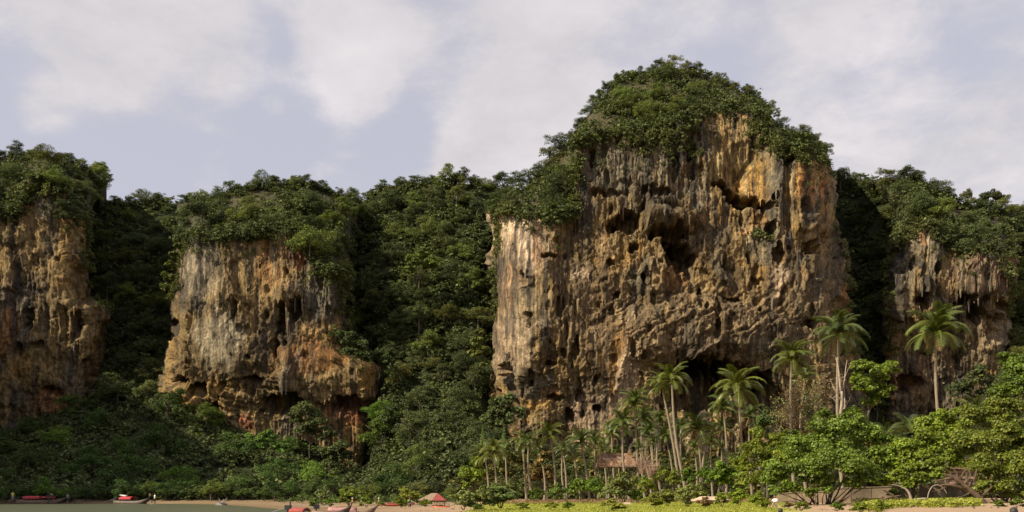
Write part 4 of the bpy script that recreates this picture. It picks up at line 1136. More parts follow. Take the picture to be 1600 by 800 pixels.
def make_more_trees():
    broad_tree("cliff_bush", "dark bush on the right corner of the second cliff, above the low knob", [(588, 553, 13), (604, 562, 12), (574, 560, 11), (612, 575, 9)], 208, 592, 590, M_JUNGLE, 3200, 0.36, 530, "bush", tone=(.8, .85, .75), spread_r=0.08)
    broad_tree("cliff_bush", "bush hanging right of the red cave of the second cliff", [(612, 640, 13), (604, 655, 12), (618, 625, 10), (600, 672, 11)], 203, 606, 690, M_JUNGLE, 3200, 0.36, 531, "bush", tone=(.85, .9, .8), spread_r=0.08)
    broad_tree("broadleaf_tree", "dark round tree before the low cave of the second cliff", [(478, 645, 22), (462, 655, 16), (495, 660, 20), (476, 672, 20), (510, 680, 18)], 203, 484, 715, M_JUNGLE, 6000, 0.36, 532, tone=(.8, .85, .75))
    broad_tree("broadleaf_tree", "dark tree left of the narrow rock foot of the second cliff", [(528, 700, 18), (512, 708, 16), (540, 715, 15), (522, 722, 16)], 200, 524, 745, M_JUNGLE, 4600, 0.36, 533, tone=(.75, .8, .72))
    broad_tree("broadleaf_tree", "light green tree on the slope right of the second cliff", [(648, 410, 16), (660, 398, 14), (672, 412, 14), (640, 425, 12)], 222, 655, 450, M_JUNGLE, 4000, 0.38, 534, tone=(1.5, 1.5, .9))
    broad_tree("broadleaf_tree", "bright green tree on the dark slope above the beached boats", [(400, 690, 20), (420, 682, 16), (385, 700, 14), (440, 700, 15)], 190, 410, 730, M_JUNGLE, 5000, 0.34, 535, tone=(1.15, 1.55, .8))
make_broad_trees()
make_more_trees()

BUSH = {}
def bush_mesh(mat, leaf, n, k):
    key = (mat.name, leaf, n, k)
    if key not in BUSH:
        BUSH[key] = crown_mesh("foliage", mat, dome_blobs(700 + k, 1.0, 6, 0.9), n, leaf, 720 + k, sub=7, subr=0.38, up=0.35, jitter=0.7, bottom=-0.5, yellow=0.4)
    return BUSH[key]
def _stem(k):
    mb = MB()
    for i in range(5):
        a = i * 1.3 + k
        limb(mb, (0.08 * math.cos(a), 0.08 * math.sin(a), -0.9), (0.5 * math.cos(a), 0.5 * math.sin(a), 0.25), 0.035, 0.012, 0.1, 5, 4, 0, i + k)
    return mb.mesh("stems", M_BARK, True)
STEMS = [_stem(k) for k in range(3)]
def bush(px, py, rx, ry, D, mat, label, leaf=0.11, n=1500, k=0, tone=(1, 1, 1), name="bush", group=None, cat="bush"):
    if py + ry > 781:
        for _ in range(4):
            gz = float(ground_z((px - 800) * D / FPX, D)); D = min(D, max(30.0, FPX * (EYE - gz) / (py + ry - HOR)))
    s = D / FPX; p = P(px, py, D)
    t = thing(name, label, cat, p - Vector((0, 0, ry * s)), 0, group)
    f = link("foliage", bush_mesh(mat, leaf, n, k % 4), t, (0, 0, ry * s * 0.95), (0, 0, k * 1.7), (rx * s * 1.3, max(rx * s * 1.0, 0.5), ry * s * 1.4))
    f.color = (*tone, 1)
    link("stems", STEMS[k % 3], t, (0, 0, ry * s * 0.9), (0, 0, k), (rx * s * 0.8, rx * s * 0.6, ry * s))
    return t
def make_bushes():
    for i, (px, py, rx, ry, D, m, tone, lab) in enumerate([
        (546, 776, 22, 15, 110, M_LUSH, (.95, 1.0, .95), "large round bush on the sand behind the beached boats"),
        (573, 784, 14, 9, 106, M_LUSH, (.95, 1.05, .9), "low spreading bush right of the large round one on the sand"),
        (505, 773, 13, 13, 118, M_GREY, (.8, .9, .8), "greyish shrub left of the large round bush on the sand"),
        (492, 786, 11, 7, 110, M_LUSH, (.8, .95, .85), "low bush at the left end of the beach bushes"),
        (516, 786, 13, 6, 108, M_LUSH, (.95, 1.05, .9), "low bright bush in front of the greyish shrub"),
        (596, 788, 8, 4, 106, M_LUSH, (.7, .85, .7), "tiny bush alone on the sand"),
        (930, 762, 15, 16, 112, M_LUSH, (.95, 1.1, .8), "leafy bush between the small bright tree and the grey green bushes"),
        (870, 768, 16, 13, 118, M_LUSH, (.6, .75, .7), "dark leafy bush among the palm trunks left of the small bright tree"),
        (838, 774, 14, 10, 122, M_LUSH, (.6, .7, .65), "dark low bush beside the thick pale palm trunk"),
        (1010, 760, 14, 14, 112, M_LUSH, (1.0, 1.05, .75), "green bush behind the bright leafy shrub"),
        (1094, 770, 14, 14, 108, M_LUSH, (.9, 1.0, .75), "green bush at the right end of the feathery ones"),
        (1030, 740, 14, 13, 122, M_LUSH, (.95, 1.0, .75), "bush under the bare pinkish branches"),
        (1075, 745, 15, 14, 122, M_LUSH, (.8, .9, .7), "bush between the trunks right of the crossing palms"),
        (1105, 745, 14, 14, 120, M_LUSH, (.75, .88, .7), "dark bush left of the small bright big leaved tree"),
        (800, 762, 16, 12, 124, M_JUNGLE, (1.1, 1.1, .85), "olive bush behind the wide dark one"),
        (664, 786, 9, 6, 92, M_LUSH, (1.1, 1., .7), "yellowish bush in front of the red roofed shelter"),
        (1252, 791, 16, 7, 80, M_LUSH, (1.1, 1.1, .8), "low bush among the thin stems of the big tree, left"),
        (1308, 792, 13, 7, 80, M_LUSH, (1.0, 1.1, .8), "low bush among the thin stems of the big tree, right"),
        (1232, 789, 9, 5, 80, M_DRY, (.9, 1., .7), "dry low bush right of the person in white"),
        (1378, 790, 14, 8, 80, M_LUSH, (1.2, 1.2, .8), "low bush at the left end of the creeping vines"),
        (1560, 788, 12, 6, 74, M_LUSH, (.9, .95, .8), "low bush on the sand right of the leaning trunk"),
        (1588, 786, 14, 8, 74, M_LUSH, (.85, .95, .8), "low bush at the right edge under the dense tree"),
        (638, 775, 20, 13, 104, M_LUSH, (1.2, 1.1, .75), "yellow green bush left of the red roofed shelter"),
        (627, 785, 14, 8, 102, M_LUSH, (.9, .95, .8), "low bush under the yellow green one by the shelter"),
        (724, 782, 22, 15, 110, M_GREY, (.85, .95, .75), "rounded bush just right of the red roofed shelter"),
        (752, 778, 24, 17, 114, M_GREY, (.8, .92, .7), "dark bush between the shelter and the palm grove"),
        (782, 776, 30, 18, 116, M_GREY, (.75, .88, .7), "wide dark bush under the yellowish palms"),
        (742, 791, 16, 6, 104, M_LUSH, (.8, .9, .7), "low bush in front of the dark ones by the grass"),
        (816, 791, 12, 5, 100, M_LUSH, (.95, 1., .8), "small tuft bush at the left end of the grass"),
        (860, 790, 11, 5, 100, M_LUSH, (1.2, 1.15, .8), "small bush at the foot of the thick pale palm"),
        (888, 790, 9, 6, 99, M_LUSH, (.9, .95, .8), "small dark tuft bush near the bare sand strip"),
        (958, 789, 22, 9, 96, M_YELLOW, (1., 1., 1.), "rounded yellow green bush on the grass edge"),
        (975, 762, 24, 23, 104, M_GREY, (.95, 1.05, .85), "tall grey green bush below the thatched hut"),
        (950, 772, 15, 14, 110, M_GREY, (.85, .95, .75), "grey green bush left of the tall one below the hut"),
        (995, 774, 10, 11, 104, M_LUSH, (1.05, 1.2, .8), "bright leafy shrub beside the tall grey green bush"),
        (1022, 782, 16, 11, 100, M_LUSH, (1.3, 1.2, .8), "yellowish bush in the middle of the grass edge"),
        (1043, 778, 22, 13, 101, M_GREY, (1.1, 1.15, .7), "feathery light green bush below the crossing palms"),
        (1074, 775, 20, 17, 102, M_GREY, (.9, 1., .7), "tall feathery bush below the crossing palms"),
        (1052, 748, 14, 14, 116, M_LUSH, (1.0, 1.0, .75), "airy bush behind the feathery ones"),
        (1102, 785, 12, 8, 100, M_DRY, (1., .95, .8), "dry brownish bush by the bare sandy gap"),
        (1128, 781, 14, 11, 98, M_LUSH, (1.15, 1.15, .8), "bright bush at the left end of the hedge"),
        (1155, 778, 18, 12, 97, M_LUSH, (1.25, 1.35, .7), "very bright bush in the middle of the hedge"),
        (1182, 780, 16, 12, 96, M_LUSH, (1.3, 1.25, .8), "yellow green bush near the person in white"),
        (1196, 786, 12, 8, 95, M_LUSH, (1.2, 1.2, .8), "low bush at the right end of the hedge"),
        (1345, 793, 18, 8, 76, M_LUSH, (1.1, 1.2, .8), "low bush in front of the concrete wall"),
        (1398, 770, 14, 6, 88, M_LUSH, (1.2, 1.2, .8), "low leafy shrub on top of the concrete wall"),
        (760, 655, 12, 12, 190, M_JUNGLE, (1.0, 1.05, .85), "bush at the left foot of the tallest cliff"),
        (735, 640, 12, 12, 196, M_JUNGLE, (1.1, 1.1, .85), "bush on the slope just left of the tallest cliff"),
        (1235, 705, 22, 12, 112, M_LUSH, (.85, 1.0, .8), "dark bush behind the big spreading tree"),
        (1290, 652, 20, 14, 108, M_LUSH, (.7, .8, .75), "dark bush at the foot of the pale dead tree"),
        (1330, 645, 18, 10, 100, M_LUSH, (.9, 1., .8), "green bush under the compact bright tree"),
        (1195, 660, 20, 22, 124, M_JUNGLE, (.8, .95, .7), "dark bush left of the brown thicket"),
        (1420, 690, 24, 14, 100, M_JUNGLE, (.65, .7, .7), "dark bush under the low young palms"),
        (1500, 610, 16, 14, 150, M_JUNGLE, (.7, .75, .7), "dark bush at the right foot of the rightmost cliff"),
        (1570, 655, 26, 20, 100, M_LUSH, (.9, 1., .8), "bush above the dense tree at the right edge"),
    ]):
        bush(px, py, rx, ry, D, m, lab, 0.12 if rx > 14 else 0.17, 3200 if rx > 14 else 1500, i, tone, group="bushes along the beach")
make_bushes()

# trees of the shaded wood behind the palms
def make_understory():
    pts = []; r = random.Random(12); n = 0; by = {}
    for k in range(4000):
        px = r.uniform(700, 1345); py = r.uniform(foot_limit(px) + 6, 768)
        D = hill_depth(px, py)
        if py > 745: D = 156 + r.uniform(-4, 6)
        rad = r.uniform(15, 24)
        if any(((a - px) / 24) ** 2 + ((b - py) / 19) ** 2 < 1 for a, b in pts): continue
        pts.append((px, py)); Rc = rad * D / FPX
        tone = r.choice(TONES[:3]) if py < 735 else r.choice(TONES[:2])
        where = "left of the small cliff hole" if px < 900 else ("around the thatched hut" if px < 1010 else ("below the dark cave" if px < 1190 else "behind the brown thicket"))
        lab = "%s %s tree in the palm grove %s" % ("low" if py > 735 else "bushy", tone[0], where)
        z = P(px, py, D) - Vector((0, 0, Rc * 0.7))
        t = thing("understory_tree", lab, "tree", z, r.uniform(0, 6.28), "trees of the wood behind the palms")
        cr = link("crown", r.choice(CROWNS), t, (0, 0, Rc * .7), None, (Rc, Rc, Rc * r.uniform(.8, 1.1)))
        v = r.uniform(.85, 1.1) * 0.95; cr.color = (tone[1][0] * v * 1.08, tone[1][1] * v, tone[1][2] * v * .85, 1)
        link("trunk", r.choice(TRUNKS), t, (0, 0, Rc * .5), None, (Rc, Rc, Rc)); by.setdefault(lab, []).append((px, t))
        n += 1
        if n > 125: break
    ordinal_labels(by)
make_understory()
def ground_scrub():
    tm = [crown_np(dome_blobs(260 + i, 1.0, 4, 0.7), 46, 0.30, 360 + i, sub=2, subr=0.6, spread=0.35, yellow=0.5, up=0.5) for i in range(5)]
    V, F, T = [], [], []; nv = 0; r = random.Random(77)
    for k in range(3000):
        px = r.uniform(690, 1900); f = foot_limit(px); py = r.uniform(f - 5, 778)
        D = hill_depth(px, py)
        s = r.uniform(0.8, 2.2); v, fa, t = tm[r.randrange(5)]
        a = r.uniform(0, 6.28); q = np.stack([v[:, 0] * math.cos(a) - v[:, 1] * math.sin(a), v[:, 0] * math.sin(a) + v[:, 1] * math.cos(a), v[:, 2]], 1) * s + np.array(P(px, py, D))
        c = r.uniform(.6, 1.15); br = r.random() < 0.25
        V.append(q); F.append(fa + nv); T.append(t * (np.array((c * 1.5, c * 1.0, c * .8)) if br else np.array((c * 1.05, c, c * .85)))); nv += len(q)
    tag(link("leafy_ground_cover", mesh_np("leafy_ground_cover", np.concatenate(V), np.concatenate(F), M_JUNGLE, False, {"tint": np.concatenate(T)})), kind="stuff")
ground_scrub()

# cypresses
M_CYP = leaf_mat("cypress_leaf", (0.07, 0.10, 0.05), 0.6, 0.15, 0.2, 0.1)
def make_cypress():
    r = np.random.default_rng(5)
    n = 700; h = r.random(n) ** 0.8; a = r.random(n) * 6.283; rad = 0.17 * (1 - h) ** 0.9 * np.sqrt(r.uniform(.5, 1, n)) + 0.01
    pos = np.stack([rad * np.cos(a), rad * np.sin(a), h], 1); nr = np.stack([np.cos(a), np.sin(a), 0.5 + 0 * a], 1) + unit(n, r) * .4; nr /= np.linalg.norm(nr, axis=1, keepdims=True)
    V, F, T = leaves(pos, nr, 0.075 * r.uniform(.7, 1.3, n), r, tints(n, r), 0.4)
    me = mesh_np("foliage", V, F, M_CYP, False, {"tint": T})
    mb = MB(); mb.tube([(0, 0, -0.25), (0, 0, 0.3)], [0.03, 0.02], 6); tm = mb.mesh("trunk", M_BARK)
    for i, (px, ty, by, tone, lab) in enumerate([(755, 664, 706, (1.5, 1.5, .8), "light green pointed cypress, leftmost of the four behind the palms"), (764, 671, 708, (.8, .95, 1.1), "bluish pointed cypress, second of the four behind the palms"), (772, 673, 708, (.7, .8, .8), "dark pointed cypress, third of the four behind the palms"), (788, 664, 706, (1.3, 1.4, .75), "light green pointed cypress standing apart from the other three")]):
        D = 168; hgt = (by - ty) * D / FPX
        t = thing("cypress", lab, "cypress", P(px, by, D), 0, "cypresses behind the palms")
        f = link("foliage", me, t, None, (0, 0, i), (hgt, hgt, hgt)); f.color = (*tone, 1)
        link("trunk", tm, t, None, None, (hgt, hgt, hgt))
make_cypress()

# bare trees
def bare_tree(name, label, D, foot, tips, r0, mat, seed, twigs=0, twig_len=1.0, leaves_n=0, leafmat=None, group=None, cat="dead tree"):
    x = (foot[0] - 800) * D / FPX; base = P(foot[0], foot[1], D)
    t = thing(name, label, cat, base, 0, group)
    mb = MB(); rr = random.Random(seed); ends = []
    for (ax, ay, bx, by, w0, w1) in tips:
        a = P(ax, ay, D) - base + Vector((0, rr.uniform(-.3, .3), 0)); b = P(bx, by, D) - base + Vector((0, rr.uniform(-.8, .8), 0))
        pts = limb(mb, a, b, r0 * w0, r0 * w1, 0.05, 7, 7, 0, seed + int(ax)); ends += pts[2:]
    mb.build("trunk", mat, t, None, True)
    if twigs:
        mt = MB(); tipsp = []
        for k in range(twigs):
            a = rr.choice(ends); d = Vector((rr.uniform(-1, 1), rr.uniform(-1, 1), rr.uniform(-.2, 1))).normalized() * twig_len * rr.uniform(.4, 1.2)
            p = limb(mt, a, a + d, r0 * 0.16 + 0.008, 0.008, 0.1, 4, 3, 0, seed + k); tipsp += p[1:]
            for q in range(2):
                e = p[2] + Vector((rr.uniform(-1, 1), rr.uniform(-1, 1), rr.uniform(-.3, .8))).normalized() * twig_len * .45
                limb(mt, p[2], e, 0.014, 0.006, 0.1, 3, 2, 0, seed + k + q); tipsp.append(e)
        mt.build("twigs", mat, t)
        if leaves_n:
            r = np.random.default_rng(seed); pp = np.array([tuple(q) for q in tipsp]); pos = pp[r.integers(0, len(pp), leaves_n)] + r.normal(size=(leaves_n, 3)) * 0.28
            nr = unit(leaves_n, r); V, F, T = leaves(pos, nr, 0.20 * r.uniform(.6, 1.3, leaves_n), r, tints(leaves_n, r, .3, .5), .4)
            link("leaves", mesh_np("leaves", V, F, leafmat or M_DRY, False, {"tint": T}), t)
    return t
def make_bare():
    bare_tree("dead_tree", "pale dead tree with forked bare branches beside the compact bright tree", 100, (1313, 655),
        [(1313, 655, 1313, 612, 1.0, .75), (1313, 615, 1309, 556, .7, .25), (1314, 615, 1325, 562, .55, .2), (1320, 590, 1329, 570, .2, .1), (1312, 622, 1298, 592, .4, .12), (1311, 630, 1297, 618, .3, .12), (1318, 640, 1327, 624, .35, .12), (1313, 600, 1311, 590, .3, .2), (1306, 612, 1303, 600, .2, .1), (1316, 655, 1320, 600, .6, .3)], 0.17, M_PALEBARK, 41, 24, .6)
    tw = [(0, 0, 0, 0)]
    for i, (px, top, foot, lab, n) in enumerate([(1236, 590, 700, "brown thin leafed tree of the thicket, nearest the drooping palm", 700), (1262, 600, 705, "brown thin leafed tree in the middle of the thicket", 800), (1285, 588, 690, "brown thin leafed tree next to the pale dead tree", 700), (1212, 620, 700, "brown thin leafed tree at the left of the thicket", 600), (1250, 640, 710, "low brown tree in front of the thicket", 600)]):
        D = 116 + 2 * i; tips = [(px, foot, px + 1, (top + foot) / 2, 1, .7)]
        rr = random.Random(i)
        for k in range(7):
            tips.append((px, foot - (foot - top) * rr.uniform(.35, .6), px + rr.uniform(-22, 22), top + rr.uniform(0, 45), .5, .15))
        bare_tree("thicket_tree", lab, D, (px, foot), tips, 0.10, M_BARK, 60 + i, 130, 1.1, n, M_DRY if i % 2 == 0 else M_GREY, "thin leafed trees of the brown thicket", "tree")
    for i, (px, py, w, lab) in enumerate([(1004, 722, 20, "tangle of bare pinkish branches right of the thatched hut"), (1020, 732, 13, "smaller bare pinkish shrub further right of the hut")]):
        rr = random.Random(200 + i); tips = []
        for k in range(9): tips.append((px + rr.uniform(-4, 4), py + 18, px + rr.uniform(-w, w), py - rr.uniform(-4, 20), .6, .15))
        bare_tree("bare_shrub", lab, 126 - 4 * i, (px, py + 20), tips, 0.06, M_PINKWOOD, 80 + i, 120, 1.0, 0, None, "bare shrubs by the hut", "shrub")
M_PINKWOOD = simple_mat("weathered_pink_wood", (0.36, 0.24, 0.18), 0.9, .3, 3)
make_bare()

# leaning trunks and driftwood at the right
def make_driftwood():
    D = 76
    def wood(name, label, cat, segs, mat, group=None):
        base = P(segs[0][0][0], segs[0][0][1], D); t = None
        mb = MB()
        for i, s in enumerate(segs):
            pts = [P(a[0], a[1], D + (a[3] if len(a) > 3 else 0)) - base for a in s]; 
            # smooth the polyline
            fine = []; rad = []
            for k in range(len(pts) - 1):
                for q in range(4):
                    fine.append(pts[k].lerp(pts[k + 1], q / 4)); rad.append((s[k][2] + (s[k + 1][2] - s[k][2]) * q / 4) * D / FPX)
            fine.append(pts[-1]); rad.append(s[-1][2] * D / FPX)
            for _ in range(2):
                fine = [fine[0]] + [(fine[j - 1] + fine[j] * 2 + fine[j + 1]) / 4 for j in range(1, len(fine) - 1)] + [fine[-1]]
            rad = [x * random.uniform(.9, 1.1) for x in rad]
            mb.tube(fine, rad, 9)
        o = mb.build(name, mat, None, base, True)
        return tag(o, label, cat, group)
    wood("leaning_trunk", "thick forked trunk leaning left from the sand at the right", "tree trunk", [
        [(1542, 791, 5.2), (1528, 776, 4.4), (1513, 763, 3.6), (1500, 753, 3.0), (1488, 745, 2.2), (1474, 740, 1.2)],
        [(1522, 771, 3.8, .3), (1508, 765, 3.4, .3), (1495, 760, 3.0), (1484, 757, 2.6), (1470, 758, 1.4)],
        [(1500, 752, 1.8, .4), (1505, 738, 1.3), (1515, 730, .6)], [(1512, 762, 1.9, .5), (1524, 748, 1.3), (1526, 732, .6)], [(1508, 758, 1.2), (1512, 742, .8), (1498, 728, .4)], [(1492, 748, 1), (1480, 734, .7), (1466, 730, .3)], [(1518, 768, 1.1), (1506, 775, .8), (1492, 778, .4)], [(1484, 757, 1), (1468, 766, .7), (1456, 768, .3)],
        [(1490, 746, 2), (1470, 750, 1.4), (1458, 752, .8)], [(1505, 757, 2), (1518, 744, 1.2), (1512, 728, .7)], [(1498, 752, 1.6), (1494, 736, 1), (1484, 730, .6)], [(1530, 780, 2.6, 1), (1545, 765, 2, 1.5), (1560, 750, 1.2, 2)]], M_DRIFT)
    wood("fallen_branch", "pale curved branch lying on the creeping vines", "branch", [[(1404, 801, 1.3), (1413, 790, 1.5), (1424, 783, 1.6), (1436, 780, 1.8), (1448, 779, 1.4)], [(1436, 780, 1.2), (1446, 783, .9)]], M_PALEBARK)
    wood("fallen_branch", "pale arched branch standing before the wall", "branch", [[(1449, 780, .7), (1451, 769, .7), (1457, 759, .8), (1466, 757, .8), (1475, 763, .7), (1480, 772, .5)]], M_PALEBARK)
    wood("leaning_trunk", "thin curved stems rising from the sand under the big spreading tree", "tree trunk", [[(1262, 800, 1.2), (1250, 788, 1.0), (1236, 782, .9), (1222, 784, .5)], [(1275, 800, 1.1), (1258, 783, .9), (1250, 768, .6)], [(1300, 800, 1.2), (1318, 784, 1.0), (1335, 770, .7)], [(1282, 800, 1), (1272, 782, .8), (1280, 768, .5)], [(1308, 798, .9), (1340, 786, .8), (1352, 772, .4)], [(1248, 786, .7), (1230, 772, .5), (1216, 770, .3)]], M_DRIFT)
    wood("fallen_branch", "dark branch lying on the sand under the leaning trunk", "branch", [[(1460, 796, 2.2), (1478, 794, 2.4), (1492, 790, 2.0), (1504, 793, 1.5)], [(1480, 793, 1.4), (1490, 784, 1.0), (1494, 778, .6)], [(1500, 793, 1.4), (1530, 792, 1.8), (1550, 794, 1)]], M_DRIFT)
    wood("leaning_trunk", "pale trunk stump bending over in front of the concrete wall", "tree trunk", [[(1424, 784, 2.4), (1422, 773, 2.2), (1417, 765, 1.6), (1405, 759, .9), (1394, 757, .5)]], M_PALEBARK)
    wood("leaning_trunk", "dark low branches crossing in front of the concrete wall", "tree trunk", [[(1405, 782, 2.2), (1392, 772, 1.8), (1378, 764, 1.2)], [(1368, 786, 2), (1385, 778, 1.6), (1408, 774, 1)], [(1290, 797, 2.4), (1310, 784, 1.8), (1330, 762, 1.3)]], M_DRIFT)
M_DRIFT = simple_mat("weathered_trunk", (0.13, 0.09, 0.06), 0.9, .45, 2.5, .7, (1, 1, 1))
make_driftwood()

# creeping vines and grass on the beach
def make_ground_plants():
    r = np.random.default_rng(17)
    def patch(name, n, pxr, Dr, mat, size, test, hgt, asp=0.5, flat=0.8):
        D = r.uniform(*Dr, n); px = r.uniform(*pxr, n); X = (px - 800) * D / FPX
        k = test(px, D, X); X, D = X[k], D[k]; m = len(X)
        pos = np.stack([X, D, ground_z(X, D) + r.uniform(0.02, hgt, m)], 1)
        nr = unit(m, r); nr[:, 2] = np.abs(nr[:, 2]) + flat; nr /= np.linalg.norm(nr, axis=1, keepdims=True)
        V, F, T = leaves(pos, nr, size * r.uniform(.6, 1.4, m), r, tints(m, r, .25, .4), asp)
        tag(link(name, mesh_np(name, V, F, mat, False, {"tint": T})), kind="stuff")
    def vine(px, D, X):
        n = fbm(X * .35, D * .2, 5, 3); lo = 66 + 4 * n
        n2 = fbm(X * 1.1, D * .5, 15, 3); return (D > lo - 7 * n2 - 8 * smooth(1400, 1360, px)) & (D < 90) & (px > 1350 + 70 * n) & (px < 1530 + 25 * n) & (n2 + n > -.22)
    patch("beach_vines", 34000, (1330, 1560), (54, 88), M_YELLOW, 0.17, vine, 0.42, .5, .5)
    def gr(px, D, X):
        n = fbm(X * .09, D * .06, 9, 4)
        return (px + 60 * n > 735) & (px + 60 * n < 1222) & (D < 112 - 10 * n) & (r.random(len(X)) < .9)
    patch("grass", 60000, (690, 1270), (50, 118), M_YELLOW, 0.15, gr, 0.10, .14, .2)
    patch("dry_grass", 9000, (780, 1240), (98, 140), M_DRY, 0.30, lambda px, D, X: fbm(X * .2, D * .1, 3, 3) > -.05, 0.25, .12, .1)
    patch("beach_litter", 6500, (320, 1600), (60, 150), M_DRY, 0.22, lambda px, D, X: (ground_z(X, D) > .25) & (fbm(X * .3, D * .1, 8, 3) > .1), 0.05, .3, 1.5)
make_ground_plants()

# ------------------------------------------------------------------ stalactites under the overhangs
def make_stalactites():
    r = random.Random(9)
    def add(c, px, py, ln, w, out=0.25):
        """hangs from photo row py down ln pixels; w = width in pixels"""
        p = c.at(px, py); s = p.y / FPX; L = ln * s; W = w * s / 2 * 0.8; L *= 0.8
        mb = MB(); pts = []; rad = []; n = 9
        for i in range(n + 1):
            q = i / n
            pts.append((r.uniform(-.12, .12) * W, r.uniform(-.12, .12) * W, -L * q + 0.12 * L)); rad.append(W * (1.25 - q) ** 0.8 * r.uniform(.75, 1.2) * (0.25 if i == n else 1) * 0.9)
        mb.tube(pts, rad, 8)
        me = mb.mesh("stalactite", M_ROCK, True); ca = me.color_attributes.new("mineral", 'FLOAT_COLOR', 'POINT'); kk = c.col[c.last] * 0.85 + 0.02
        ca.data.foreach_set("color", np.tile(np.append(kk, 1), len(me.vertices)).astype(np.float32))
        link("stalactite", me, c.obj, p + Vector((0, -out, 0)))
    for a in [(437, 486, 26, 5), (446, 484, 48, 5), (453, 490, 34, 4), (462, 470, 30, 5), (470, 470, 24, 4), (472, 478, 28, 2.5), (429, 478, 22, 3), (449, 500, 42, 6), (404, 470, 22, 3), (362, 482, 20, 4), (372, 478, 24, 4), (292, 490, 20, 5), (296, 500, 14, 3), (441, 590, 38, 9), (449, 596, 32, 7), (437, 600, 22, 4), (556, 575, 16, 5)]: add(CL_B, *a)
    for a in [(38, 520, 34, 4), (45, 515, 26, 5), (33, 510, 20, 4), (52, 505, 18, 3), (116, 545, 22, 4), (108, 520, 14, 3), (60, 500, 18, 4), (80, 590, 14, 5), (118, 480, 18, 4), (27, 500, 30, 4)]: add(CL_A, *a)
    for a in [(1186, 316, 14, 2.5), (1170, 300, 12, 4), (1214, 300, 20, 6), (973, 330, 26, 5), (968, 325, 18, 4), (1012, 290, 14, 4), (1056, 300, 18, 5), (1090, 320, 26, 6), (1078, 340, 20, 5), (860, 460, 30, 6), (868, 470, 36, 5), (878, 465, 26, 5), (905, 470, 30, 5), (893, 505, 34, 5), (918, 430, 18, 4), (940, 465, 20, 5), (820, 420, 26, 5), (792, 555, 30, 8), (798, 560, 22, 6), (1083, 430, 44, 6), (1076, 420, 26, 4), (1226, 370, 30, 6), (1215, 350, 24, 5), (1256, 410, 26, 4), (1246, 395, 22, 5), (1205, 470, 40, 6), (1325, 400, 34, 4), (1318, 380, 26, 4), (1140, 570, 14, 5), (1060, 565, 16, 5), (1280, 470, 18, 5), (1160, 460, 20, 4), (1100, 370, 22, 5), (1130, 400, 22, 5), (985, 415, 14, 4), (1040, 330, 14, 5)]: add(CL_C, *a)
    for a in [(1505, 462, 22, 4), (1515, 470, 28, 5), (1526, 466, 20, 4), (1498, 455, 18, 4), (1549, 470, 24, 5), (1572, 440, 26, 4), (1442, 450, 20, 4), (1398, 430, 26, 5), (1413, 440, 24, 4), (1560, 462, 16, 4)]: add(CL_D, *a)
M_STALAC = simple_mat("tufa_limestone", (0.26, 0.20, 0.125), 0.9, .5, 1.2, .8, (1, 1, .2))
make_stalactites()

# ------------------------------------------------------------------ wall, hut, shelter
M_CONC = simple_mat("weathered_concrete", (0.30, 0.235, 0.165), 0.92, .35, 0.7, .3)
M_CONCD = simple_mat("stained_concrete", (0.21, 0.165, 0.115), 0.92, .4, 0.9, .3)
M_THATCH = simple_mat("brown_thatch", (0.30, 0.21, 0.15), 0.95, .45, 5, .7, (6, 1, 1))
M_WOOD = simple_mat("grey_timber", (0.30, 0.23, 0.17), 0.85, .35, 4, .3, (1, 1, 6))
M_RED = simple_mat("faded_red_sheet", (0.26, 0.045, 0.035), 0.6, .25, 3)
M_REDB = simple_mat("red_canopy_cloth", (0.42, 0.03, 0.04), 0.65, .2, 4)
M_PINK = simple_mat("sun_bleached_pink_cloth", (0.36, 0.19, 0.165), 0.7, .2, 4)
M_HULL = simple_mat("dark_boat_timber", (0.075, 0.05, 0.035), 0.6, .4, 3, .2, (.4, 1, 1))
M_HULLB = simple_mat("worn_brown_boat_timber", (0.20, 0.13, 0.085), 0.65, .4, 3, .2, (.4, 1, 1))
M_BLACK = simple_mat("black_engine", (0.02, 0.02, 0.022), 0.45, .2, 5)
M_WHITE = simple_mat("white_cloth", (0.72, 0.70, 0.66), 0.8, .08, 4)
M_STEEL = simple_mat("dull_steel", (0.35, 0.34, 0.33), 0.4, .2, 6, 0, None, 0.6)
M_GARLAND = simple_mat("yellow_ribbon", (0.62, 0.50, 0.08), 0.7, .2, 8)
M_ROCKG = simple_mat("grey_boulder", (0.22, 0.20, 0.18), 0.92, .45, 1.6, .8)
M_KAYAK = simple_mat("orange_kayak_shell", (0.50, 0.10, 0.03), 0.4, .15, 3)
M_KAYAKR = simple_mat("brick_red_kayak_shell", (0.34, 0.07, 0.045), 0.4, .15, 3)

